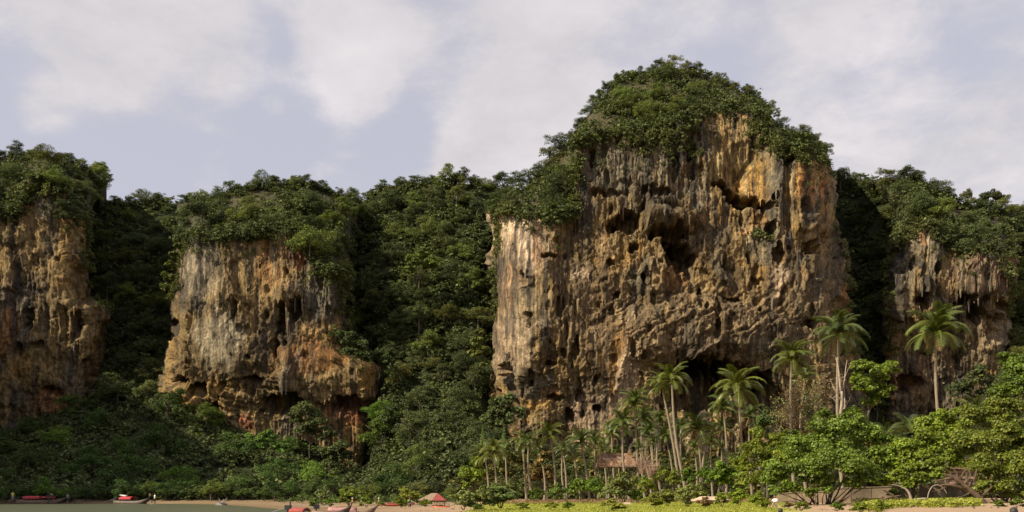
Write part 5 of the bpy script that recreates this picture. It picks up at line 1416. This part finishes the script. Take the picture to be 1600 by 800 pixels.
def panel_wall(name, label, corners, thick, mat, n_joints, joint_mat, D):
    """concrete wall panels cast in bays, with a coping; corners: (column, top row, foot row)"""
    a, b = corners[0], corners[-1]
    base = P(a[0], a[2], D)
    t = thing(name, label, "wall", base)
    for i in range(len(corners) - 1):
        c0, c1 = corners[i], corners[i + 1]
        p0, p1 = P(c0[0], c0[2], D) - base, P(c1[0], c1[2], D) - base
        q0, q1 = P(c0[0], c0[1], D) - base, P(c1[0], c1[1], D) - base
        g = 0.03
        vs = [p0 + Vector((g, 0, -.4)), p1 + Vector((-g, 0, -.4)), q1 + Vector((-g, 0, 0)), q0 + Vector((g, 0, 0))]
        back = [v + Vector((0, thick, 0)) for v in vs]
        mb = MB(); mb.add(vs + back, [(0, 1, 2, 3), (7, 6, 5, 4), (3, 2, 6, 7), (1, 5, 6, 2), (0, 3, 7, 4), (0, 4, 5, 1)])
        mb.build("panel", mat if i % 2 == 0 else joint_mat, t)
        mc = MB(); e = 0.05
        top = [q0 + Vector((0, -e, 0.004)), q1 + Vector((0, -e, 0.004)), q1 + Vector((0, thick + e, 0.004)), q0 + Vector((0, thick + e, 0.004))]
        mc.add(top + [v + Vector((0, 0, 0.09)) for v in top], [(3, 2, 1, 0), (4, 5, 6, 7), (0, 1, 5, 4), (1, 2, 6, 5), (2, 3, 7, 6), (3, 0, 4, 7)])
        mc.build("coping", mat, t)
    return t
def make_buildings():
    panel_wall("concrete_wall", "long stained concrete wall under the big broadleaf trees", [(1300, 764, 790), (1330, 763, 789), (1362, 762, 788), (1394, 761, 787), (1426, 761, 786)], 0.3, M_CONC, 4, M_CONCD, 89)
    panel_wall("concrete_wall", "pale pinkish concrete wall behind the leaning trunk", [(1436, 758, 783), (1458, 757, 783), (1480, 757, 783), (1512, 757, 783)], 0.3, M_CONCD, 3, M_CONC, 86)
    panel_wall("low_wall", "low pale wall behind the thin stems of the big spreading tree", [(1214, 772, 786), (1244, 770, 786), (1274, 769, 786), (1298, 768, 787)], 0.25, M_CONC, 3, M_CONC, 93)
    # ruined timber hut behind the leaning trunk
    D = 92; b = P(1500, 757, D); s = D / FPX
    t = thing("timber_hut", "small ruined timber hut half hidden behind the leaning trunk", "hut", b)
    for i in range(5):
        mb = MB(); mb.box((0, 0.12 * (i % 2), (0.5 + i * 4.4) * s + .1), (46 * s, 0.06, 3.4 * s), 0, 0, random.uniform(-.02, .02)); mb.build("plank", M_WOOD if i % 2 else M_PINKWOOD, t)
    for x in (-22, -6, 9, 22):
        mb = MB(); mb.box((x * s, -0.1, 9 * s), (0.12, 0.12, 30 * s)); mb.build("post", M_BARK, t)
    mb = MB(); mb.box((0, .9, 25 * s), (54 * s, 2.4, 0.06), 0, 0, 0.04); mb.build("roof", M_PINKWOOD, t)
    mb = MB(); mb.box((0, 1.9, 9 * s), (44 * s, 0.08, 30 * s)); mb.build("back_wall", M_BARK, t)
    # thatched hut in the palms
    D = 138; s = D / FPX; b = P(962, 756, D)
    t = thing("thatched_hut", "brown thatched hut on posts among the palms below the cliff", "hut", b)
    mb = MB(); W = 29 * s; z0 = 28 * s; z1 = 47 * s
    n = 14; vs = []; 
    for j, (yy, zz, ex) in enumerate([(-2.4, z0, 1.0), (-1.2, (z0 + z1) / 2 + .1, .92), (0, z1, .8), (1.2, (z0 + z1) / 2 + .1, .92), (2.4, z0, 1.0)]):
        for i in range(n + 1): vs.append((W * ex * (2 * i / n - 1), yy, zz + random.uniform(-.09, .09)))
    fs = [(j * (n + 1) + i, j * (n + 1) + i + 1, (j + 1) * (n + 1) + i + 1, (j + 1) * (n + 1) + i) for j in range(4) for i in range(n)]
    low = [(v[0], v[1], v[2] - 0.22) for v in vs]; m = len(vs)
    mb.add(vs + low, fs + [tuple(reversed([k + m for k in f])) for f in fs] + [(i, i + m, i + 1 + m, i + 1) for i in range(n)] + [(4 * (n + 1) + i, 4 * (n + 1) + i + 1, 4 * (n + 1) + i + 1 + m, 4 * (n + 1) + i + m) for i in range(n)] + [((j + 1) * (n + 1), (j + 1) * (n + 1) + m, j * (n + 1) + m, j * (n + 1)) for j in range(4)] + [(j * (n + 1) + n, j * (n + 1) + n + m, (j + 1) * (n + 1) + n + m, (j + 1) * (n + 1) + n) for j in range(4)])
    rf = mb.build("roof", M_THATCH, t)
    r = np.random.default_rng(4); k = 900                               # loose straw on the roof
    yy = r.uniform(-2.5, 2.5, k); zz = z1 - (z1 - z0) * np.abs(yy) / 2.4 + .08; xx = r.uniform(-1, 1, k) * W * .97
    nr = np.stack([r.normal(size=k) * .3, np.sign(yy) * .5, 1 + 0 * yy], 1); nr /= np.linalg.norm(nr, axis=1, keepdims=True)
    V, F, T = leaves(np.stack([xx, yy, zz], 1), nr, 0.5 * r.uniform(.6, 1.3, k), r, np.clip(tints(k, r, .35, .3), .3, 2) * np.array([1.6, 1.25, 1.1]), .1)
    tag(link("straw", mesh_np("straw", V, F, M_DRY, False, {"tint": T}), rf), kind="stuff")
    for x in (-.85, -.3, .3, .85):
        for y in (-1.9, 1.9):
            mb = MB(); mb.tube([(x * W, y, -1.2), (x * W, y, z0)], [0.09, 0.08], 7); mb.build("post", M_BARK, t)
    # red roofed shelter on the beach
    D = 98; s = D / FPX; b = P(676, 793, D)
    t = thing("beach_shelter", "open beach shelter with a faded red and straw roof", "shelter", b); t.scale = (.9, .9, .9)
    ap = Vector((8 * s, 0, 25 * s)); ev = [Vector((x * s, y, 13 * s)) for x, y in ((-24, -1.2), (24, -1.2), (24, 1.2), (-24, 1.2))]
    ap2 = ap + Vector((-10 * s, 0, 0))
    def slab(vs, name, mat):
        mb = MB(); n = len(vs); mb.add(list(vs) + [v - Vector((0, 0, .05)) for v in vs], [tuple(range(n)), tuple(reversed(range(n, 2 * n)))] + [(i, i + n, (i + 1) % n + n, (i + 1) % n) for i in range(n)]); return mb.build(name, mat, t)
    g = Vector((0.02, 0, 0))
    mid = ev[0].lerp(ev[1], .52)
    slab([mid + g, ev[1], ap + g], "red_roof_sheet", M_RED); slab([ev[1], ev[2], ap], "red_roof_sheet", M_RED)
    slab([ev[0], mid, ap, ap2], "straw_roof", M_THATCH); slab([ev[2], ev[3], ap2, ap], "straw_roof", M_THATCH); slab([ev[3], ev[0], ap2], "white_roof_sheet", M_WHITE)
    for x, y in ((-20, -1), (-8, -1), (12, -1), (20, -1), (-20, 1), (20, 1)):
        mb = MB(); mb.tube([(x * s, y, -.3), (x * s, y, 13.6 * s)], [0.05, 0.05], 7); mb.build("post", M_WOOD, t)
    mb = MB(); mb.box((9 * s, 0, 4 * s), (18 * s, 1.2, 0.07)); 
    for x in (2, 16): mb.box((x * s, 0, 1.9 * s), (0.08, 1.0, 4.0 * s))
    mb.build("table", M_BARK, t)
make_buildings()

# ------------------------------------------------------------------ long-tail boats
def long_tail(label, bow_px, stern_px, row, D, length, rz, hull_mat, canopy, canopy_mat, beach=0.0, group="long tail boats", can_h=1.0, posts=True, white_bundle=False):
    cx = (bow_px + stern_px) / 2; base = P(cx, row, D)
    t = thing("long_tail_boat", label, "boat", base, rz, group)
    L = length / 2; n = 20
    def half(s): return 0.72 * max(0.0, 1 - abs(s) ** (2.6 if s > 0 else 4.0)) ** 0.6 + 0.04
    def gun(s): return 0.62 + (0.50 * max(0, s - .25) ** 2.2 / .75 ** 2.2 if s > .25 else 0) + 0.18 * max(0, -s - .4)
    def keel(s): return -0.22 + (1.25 * max(0, s - .45) ** 2 / .3 if s > .45 else 0)
    prof = [(0, 0), (.55, .06), (.86, .34), (1.0, 1.0)]
    vs = []; m = 7
    for inner in (0, 1):
        for i in range(n + 1):
            s = -1 + 2 * i / n; h = half(s) - (0.05 if inner else 0); g = gun(s); k = min(keel(s), g - 0.12) + (0.08 if inner else 0)
            h = max(h, 0.012)
            row_ = [(-x * h, k + (g - k) * z) for x, z in reversed(prof)] + [(x * h, k + (g - k) * z) for x, z in prof[1:]]
            vs += [(s * L, y, z) for y, z in row_]
    o = (n + 1) * m; fs = []
    for i in range(n):
        for j in range(m - 1):
            a = i * m + j; fs.append((a, a + 1, a + m + 1, a + m)); b = a + o; fs.append((b, b + m, b + m + 1, b + 1))
        for j in (0, m - 1):
            a = i * m + j; fs.append((a, a + m, a + m + o, a + o))
    for i in (0, n):
        for j in range(m - 1): a = i * m + j; fs.append((a, a + 1, a + 1 + o, a + o))
    mb = MB(); mb.add(vs, fs); hull = mb.build("hull", hull_mat, t, None, True)
    mb = MB(); mb.tube([(L * .97, 0, gun(.97) - .15), (L * 1.03, 0, gun(1) + .35), (L * 1.06, 0, gun(1) + .6)], [0.05, 0.04, 0.025], 7); mb.build("prow_post", hull_mat, t, None, True)
    for k, mm in enumerate((M_GARLAND, M_REDB, M_WHITE)):
        mb = MB(); mb.tube([(L * 1.035, 0, gun(1) + .30 + k * .1), (L * 1.04, 0, gun(1) + .38 + k * .1)], [0.055, 0.055], 8); mb.build("prow_ribbon", mm, t)
    for k in range(5):
        s = -.55 + k * .22; mb = MB(); mb.box((s * L, 0, .44), (.24, half(s) * 1.8, .05)); mb.build("bench", M_WOOD, t)
    if canopy:
        x0, x1 = canopy[0] * L, canopy[1] * L; kx = 6; ky = 6; vs = []
        for i in range(kx + 1):
            for j in range(ky + 1):
                y = -0.85 + 1.7 * j / ky; vs.append((x0 + (x1 - x0) * i / kx, y, can_h + 0.24 * (1 - (y / .85) ** 2) + .02 * math.sin(i * 2.1)))
        nn = len(vs); fs = [(i * (ky + 1) + j, (i + 1) * (ky + 1) + j, (i + 1) * (ky + 1) + j + 1, i * (ky + 1) + j + 1) for i in range(kx) for j in range(ky)]
        low = [(v[0], v[1], v[2] - .05) for v in vs]
        rim = [(i * (ky + 1), (i + 1) * (ky + 1), (i + 1) * (ky + 1) + nn, i * (ky + 1) + nn) for i in range(kx)] + [(i * (ky + 1) + ky, (i + 1) * (ky + 1) + ky, (i + 1) * (ky + 1) + ky + nn, i * (ky + 1) + ky + nn) for i in range(kx)] + [(j, j + 1, j + 1 + nn, j + nn) for j in range(ky)] + [(kx * (ky + 1) + j, kx * (ky + 1) + j + 1, kx * (ky + 1) + j + 1 + nn, kx * (ky + 1) + j + nn) for j in range(ky)]
        mb = MB(); mb.add(vs + low, fs + [tuple(reversed([q + nn for q in f])) for f in fs] + rim); cn = mb.build("canopy", canopy_mat, t, None, True)
        mv = MB(); mv.box(((x0 + x1) / 2, -.87, can_h - .09), (x1 - x0, .02, .2)); mv.build("valance", canopy_mat, cn)
        for x in (x0 + .1, (x0 + x1) / 2, x1 - .1):
            for y in (-.78, .78):
                mb = MB(); mb.tube([(x, y * .92, .5), (x, y, can_h)], [.025, .025], 6); mb.build("canopy_post", M_WOOD, t)
    e = MB(); e.box((-L * .86, 0, 1.0), (.42, .32, .32)); e.tube([(-L * .86 - .1, 0, .45), (-L * .86, 0, .9)], [.06, .06], 6); e.tube([(-L * .86 + .1, .16, 1.1), (-L * .86 + .1, .16, 1.42)], [.05, .05], 6)
    en = e.build("engine", M_BLACK, t)
    sh = MB(); sh.tube([(-L * .86 - .25, 0, .95), (-L * .86 - 2.4, 0, .28)], [.03, .02], 6); sh.tube([(-L * .86 + .2, 0, 1.05), (-L * .86 + 1.1, 0, 1.22)], [.02, .018], 6); sh.build("tail_shaft", M_STEEL, en)
    if white_bundle:
        mb = MB(); mb.box((-.48 * L, .2, can_h + .42), (.36 * L, .5, .16), 0, 0, 0.12); mb.build("rolled_awning", M_WHITE, t)
        mb = MB(); mb.tube([(-.48 * L, .2, .5), (-.48 * L, .2, can_h + .4)], [.03, .03], 6); mb.build("awning_pole", M_WOOD, t)
    return t
def make_boats():
    long_tail("long tail boat with two red canopies moored at the far left", 104, 24, 787.5, 150, 8.0, R(4), M_HULLB, (-.62, .02), M_REDB)
    b = [o for o in bpy.data.objects if o.name == "long_tail_boat"][0]
    # its second, lower canopy towards the bow
    mb = MB(); ks = 5
    vs = [(0.2 + 2.2 * i / ks, -.8 + 1.6 * j / 4, 1.0 + .16 * (1 - ((j - 2) / 2) ** 2)) for i in range(ks + 1) for j in range(5)]; nn = len(vs)
    fs = [(i * 5 + j, (i + 1) * 5 + j, (i + 1) * 5 + j + 1, i * 5 + j + 1) for i in range(ks) for j in range(4)]
    mb.add(vs + [(v[0], v[1], v[2] - .05) for v in vs], fs + [tuple(reversed([q + nn for q in f])) for f in fs] + [(i * 5 + e, (i + 1) * 5 + e, (i + 1) * 5 + e + nn, i * 5 + e + nn) for i in range(ks) for e in (0, 4)] + [(e + j, e + j + 1, e + j + 1 + nn, e + j + nn) for e in (0, ks * 5) for j in range(4)])
    mb.build("canopy", M_REDB, b, None, True)
    for x in (.3, 2.3):
        for y in (-.74, .74):
            mb = MB(); mb.tube([(x, y * .95, .5), (x, y, 1.0)], [.025, .025], 6); mb.build("canopy_post", M_WOOD, b)
    long_tail("small dark long tail boat with one red canopy and a white rolled awning", 234, 176, 789.0, 148, 6.4, R(-14), M_HULL, (-.5, .15), M_REDB, can_h=1.05, white_bundle=True)
    long_tail("dark boat with an orange red canopy lying at the water's edge", 545, 446, 815, 68, 5.0, R(-8), M_HULL, (-.72, -.3), M_KAYAKR, can_h=.75)
    long_tail("boat with a bleached pink canopy beside the dark one at the water's edge", 586, 492, 812, 74, 5.0, R(6), M_HULLB, (-.5, .35), M_PINK, can_h=.72)
make_boats()

# ------------------------------------------------------------------ kayaks, rocks
def make_small():
    def kayak(px, row, D, L, rz, mat, label):
        b = P(px, row, D); t = thing("kayak", label, "kayak", b, rz, "kayaks on the sand"); n = 10; vs = []; m = 8
        for i in range(n + 1):
            s = -1 + 2 * i / n; h = .34 * (1 - abs(s) ** 2.4) + .02
            for j in range(m): a = j * 2 * math.pi / m; vs.append((s * L / 2, h * math.cos(a), .18 + .16 * math.sin(a) * (1 - abs(s) ** 3 * .6) + .1 * abs(s) ** 3))
        fs = [(i * m + j, i * m + (j + 1) % m, (i + 1) * m + (j + 1) % m, (i + 1) * m + j) for i in range(n) for j in range(m)] + [tuple(range(m)), tuple(range(n * m, n * m + m))]
        mb = MB(); mb.add(vs, fs); mb.build("hull", mat, t, None, True)
        mb = MB(); mb.box((0, 0, .345), (.9, .42, .02)); mb.build("seat", M_BLACK, t)
    kayak(612, 791.5, 96, 2.6, .1, M_KAYAKR, "brick red kayak on the sand, left one of the pair by the bushes")
    kayak(630, 790.5, 98, 2.4, -.1, M_KAYAKR, "brick red kayak on the sand, right one of the pair by the bushes")
    kayak(690, 796.0, 90, 1.6, .05, M_KAYAK, "short orange kayak on the sand in front of the shelter")
    def rock(px, row, D, size, label, seed, mat=M_ROCKG, name="boulder"):
        bm = bmesh.new(); bmesh.ops.create_icosphere(bm, subdivisions=3, radius=1)
        for v in bm.verts:
            c = v.co.copy(); k = 1 + .45 * float(fbm(np.array(c.x * 1.3 + seed), np.array(c.y * 1.3 + c.z * 1.7), seed, 4)); v.co = Vector((c.x * size[0], c.y * size[1], c.z * size[2])) * k
        me = bpy.data.meshes.new(name); bm.to_mesh(me); bm.free(); me.materials.append(mat)
        tag(link(name, me, None, P(px, row, D)), label, "rock")
    rock(346, 790, 132, (.8, .6, .6), "jagged grey boulder at the water's edge, larger of two", 3)
    rock(334, 793, 130, (.6, .5, .3), "low brown rock just left of the jagged grey boulder", 5)
    rock(389, 788.5, 140, (.16, .14, .14), "small dark stone alone on the far sand", 8)
    # root ball of driftwood sticks on the boulder
    b = P(347, 789, 131); t = thing("driftwood", "pale driftwood roots standing on the jagged grey boulder", "driftwood", b); rr = random.Random(3)
    mb = MB()
    for k in range(9):
        a = rr.uniform(0, 6.28); limb(mb, (0, 0, .1), (.75 * math.cos(a), .4 * math.sin(a), rr.uniform(.5, 1.1)), .07, .02, .1, 5, 4, 0, k)
    mb.build("roots", M_PALEBARK, t)
    rock(972, 791, 92, (1.3, .7, .35), "low sandy heap between the grass edge bushes", 12, simple_mat("sand_heap", (.48, .36, .26), .95, .2, 1.5, .3), "sand_heap")
    rock(1108, 783, 104, (2.0, .9, .5), "sandy hump in the gap left of the hedge", 15, bpy.data.materials["sand_heap"], "sand_heap")
    rock(660, 791.8, 97, (.5, .3, .16), "pale stone in front of the shelter", 21)
make_small()

# ------------------------------------------------------------------ people
SKINM = [simple_mat("skin", (0.30, 0.17, 0.11), 0.55, .1, 6), simple_mat("dark_skin", (0.16, 0.09, 0.06), 0.55, .1, 6)]
CLOTH = {}
def cloth(c):
    if c not in CLOTH: CLOTH[c] = simple_mat("cloth_" + c, {"yellow": (.62, .55, .12), "white": (.74, .72, .68), "navy": (.04, .05, .09), "khaki": (.30, .25, .17), "cream": (.58, .50, .40), "grey": (.25, .25, .26), "black": (.03, .03, .035)}[c], .85, .12, 7)
    return CLOTH[c]
M_HAIR = simple_mat("black_hair", (0.02, 0.016, 0.013), 0.5, .3, 9, .3, (6, 6, 1))
POSE = {
    "stand": dict(pelvis=(0, 0, .93), chest=(0, .0, 1.25), neck=(0, -.01, 1.47), head=(0, -.03, 1.60), knee=((-.11, -.04, .50), (.11, .03, .50)), ankle=((-.12, .02, .08), (.12, .08, .08)), toe=((-.14, -.15, .04), (.14, -.10, .04)), elbow=((-.26, .02, 1.13), (.26, -.02, 1.13)), wrist=((-.25, -.10, .90), (.28, -.10, .89))),
    "bend": dict(pelvis=(0, .12, .88), chest=(0, -.12, 1.10), neck=(0, -.30, 1.22), head=(0, -.42, 1.27), knee=((-.12, -.02, .48), (.12, .02, .48)), ankle=((-.13, .04, .08), (.13, .08, .08)), toe=((-.14, -.14, .04), (.14, -.10, .04)), elbow=((-.24, -.26, .90), (.24, -.28, .90)), wrist=((-.18, -.36, .66), (.18, -.38, .66))),
    "sit": dict(pelvis=(0, 0, .14), chest=(0, -.05, .48), neck=(0, -.06, .70), head=(0, -.10, .83), knee=((-.17, -.40, .42), (.17, -.38, .44)), ankle=((-.14, -.58, .08), (.14, -.56, .08)), toe=((-.14, -.80, .05), (.14, -.78, .05)), elbow=((-.27, -.18, .40), (.27, -.18, .40)), wrist=((-.15, -.40, .46), (.15, -.40, .47))),
}
def person(label, foot, rz, pose, top, bottom, skin=0, s=1.0, hair_long=False):
    t = thing("person", label, "person", foot, rz); p = POSE[pose]; V = []; E = []; RAD = []
    def v(co, r, par=None):
        V.append(Vector(co)); RAD.append(r); i = len(V) - 1
        if par is not None: E.append((par, i))
        return i
    pel = v(p["pelvis"], .125); ch = Vector(p["chest"]); pl = Vector(p["pelvis"])
    wa = v(pl.lerp(ch, .45), .115, pel); c = v(ch, .135, wa); up = v(ch.lerp(Vector(p["neck"]), .55), .115, c); ne = v(p["neck"], .055, up)
    hd = Vector(p["head"]); jaw = v(Vector(p["neck"]).lerp(hd, .55), .068, ne); h1 = v(hd, .092, jaw); h2 = v(hd + (hd - Vector(p["neck"])).normalized() * .09, .07, h1)
    upd = (ch - pl).normalized()
    for k, sx in ((0, -1), (1, 1)):
        hip = v(pl + Vector((sx * .09, 0, -.05)), .095, pel); kn = v(p["knee"][k], .062, hip); ca = v(Vector(p["knee"][k]).lerp(Vector(p["ankle"][k]), .35), .058, kn); an = v(p["ankle"][k], .038, ca); v(p["toe"][k], .032, an)
        sh = v(ch.lerp(Vector(p["neck"]), .55) + Vector((sx * .17, 0, .02)), .06, up); el = v(p["elbow"][k], .042, sh); wr = v(p["wrist"][k], .03, el)
        w = Vector(p["wrist"][k]); d = (w - Vector(p["elbow"][k])).normalized(); side = d.cross(Vector((sx, .2, 0))).normalized()
        pa = v(w + d * .055, .028, wr)
        for q, (o, l) in enumerate(((-.030, .075), (-.010, .088), (.010, .082), (.028, .066))):
            a = v(w + d * .095 + side * o, .010, pa); v(w + d * (.095 + l) + side * o * 1.25 + Vector((0, -.012, -.004 * q)), .0075, a)
        th = v(w + d * .04 + side * -.045 + Vector((0, -.02, 0)), .011, wr); v(w + d * .085 + side * -.058 + Vector((0, -.03, 0)), .008, th)
    bm = bmesh.new(); lay = bm.verts.layers.skin.verify(); bv = [bm.verts.new(q) for q in V]
    for a, b in E: bm.edges.new((bv[a], bv[b]))
    for q, r in zip(bv, RAD): q[lay].radius = (r, r)
    bv[0][lay].use_root = True
    me = bpy.data.meshes.new("body"); bm.to_mesh(me); bm.free()
    tmp = bpy.data.objects.new("body", me); COL.objects.link(tmp)
    tmp.modifiers.new("skin", 'SKIN'); sb = tmp.modifiers.new("sub", 'SUBSURF'); sb.levels = sb.render_levels = 1
    dg = bpy.context.evaluated_depsgraph_get(); bme = bpy.data.meshes.new_from_object(tmp.evaluated_get(dg))
    bpy.data.objects.remove(tmp); bpy.data.meshes.remove(me); bme.name = "body"
    bme.materials.clear()
    for m in (SKINM[skin], cloth(top), cloth(bottom)): bme.materials.append(m)
    segs = [(V[a], V[b], a, b) for a, b in E]
    torso = {pel, wa, c, up}
    for f in bme.polygons:
        q = f.center; best = min(segs, key=lambda s_: ((lambda ab, tt: (s_[0] + ab * tt - q).length)(s_[1] - s_[0], max(0, min(1, (q - s_[0]).dot(s_[1] - s_[0]) / max((s_[1] - s_[0]).length_squared, 1e-9))))))
        a, b = best[2], best[3]; m = 0
        if b in torso or b == wa: m = 1 if b != wa or (q - V[pel]).dot(upd) > .05 else 2
        elif a == up and b != ne: m = 1
        elif a == pel: m = 2
        elif RAD[a] == .095 and RAD[b] == .062: m = 2
        elif RAD[a] == .06 and RAD[b] == .042 and (q - V[a]).length < .17: m = 1
        f.material_index = m; f.use_smooth = True
    b = link("body", bme, t, (0, 0, 0), None, (s, s, s))
    bm = bmesh.new(); bmesh.ops.create_icosphere(bm, subdivisions=2, radius=.112)
    for q in bm.verts:
        if q.co.y < -.03 and q.co.z < .045: q.co *= .72
        if hair_long and q.co.z < 0 and q.co.y > -.02: q.co.z *= 2.6
    hm = bpy.data.meshes.new("hair"); bm.to_mesh(hm); bm.free(); hm.materials.append(M_HAIR); hm.polygons.foreach_set("use_smooth", [True] * len(hm.polygons))
    link("hair", hm, t, (Vector(p["head"]) + Vector((0, .022, .045))) * s, None, (s, s, s))
    hh = Vector(p["head"])
    def bit(name, mat, pts, rads, n=6):
        m = MB(); m.tube(pts, rads, n); link(name, m.mesh(name, mat, True), t, None, None, (s, s, s))
    bit("nose", SKINM[skin], [hh + Vector((0, -.085, .02)), hh + Vector((0, -.112, -.018)), hh + Vector((0, -.09, -.026))], [.009, .015, .011])
    bit("mouth", SKINM[1], [hh + Vector((-.022, -.080, -.055)), hh + Vector((0, -.086, -.056)), hh + Vector((.022, -.080, -.055))], [.003, .006, .003])
    for sx in (-1, 1):
        bit("ear", SKINM[skin], [hh + Vector((sx * .088, .005, .025)), hh + Vector((sx * .100, .012, -.02))], [.018, .012])
        bit("eye", M_BLACK, [hh + Vector((sx * .034, -.080, .018)), hh + Vector((sx * .034, -.090, .018))], [.010, .009], 8)
def make_people():
    def g(px, D): x = (px - 800) * D / FPX; return Vector((x, D, float(ground_z(x, D))))
    person("person in a yellow top standing at the stern of the boat at far left", P(20, 786, 146) + Vector((0, 0, .1)), .6, "stand", "yellow", "grey", 1, 1.0)
    person("person bending over the bow of the boat at far left", P(82, 783, 146.5), -1.2, "bend", "khaki", "black", 1, .95)
    person("person in a pale shirt standing by the bow of the boat at far left", P(106, 787, 147), 1.0, "stand", "grey", "navy", 1, .95)
    person("person in a white shirt standing at the bow of the small dark boat", P(242, 788, 142.8), -.8, "stand", "white", "black", 1, .95)
    person("person in cream clothes bent by the bow of the small dark boat", P(236, 793, 139) + Vector((0, 0, .0)), .4, "bend", "cream", "cream", 0, .8)
    person("person sitting on the sand beside the shelter", g(640, 97), .3, "sit", "white", "navy", 1, 1.0)
    person("person dressed in white sitting on the grass by the hedge", g(1212, 70), -1.0, "sit", "white", "cream", 0, 1.05)
    person("dark haired person seated near the grass, only the head in the picture", P(1220, 796, 40) - Vector((0, 0, .93)), 3.1, "sit", "black", "navy", 0, 1.0)
    person("dark haired person seated on the sand at the lower right corner, head only in view", P(1585, 795.5, 26) - Vector((0, 0, .93)), 2.9, "sit", "navy", "grey", 0, 1.0, True)
make_people()
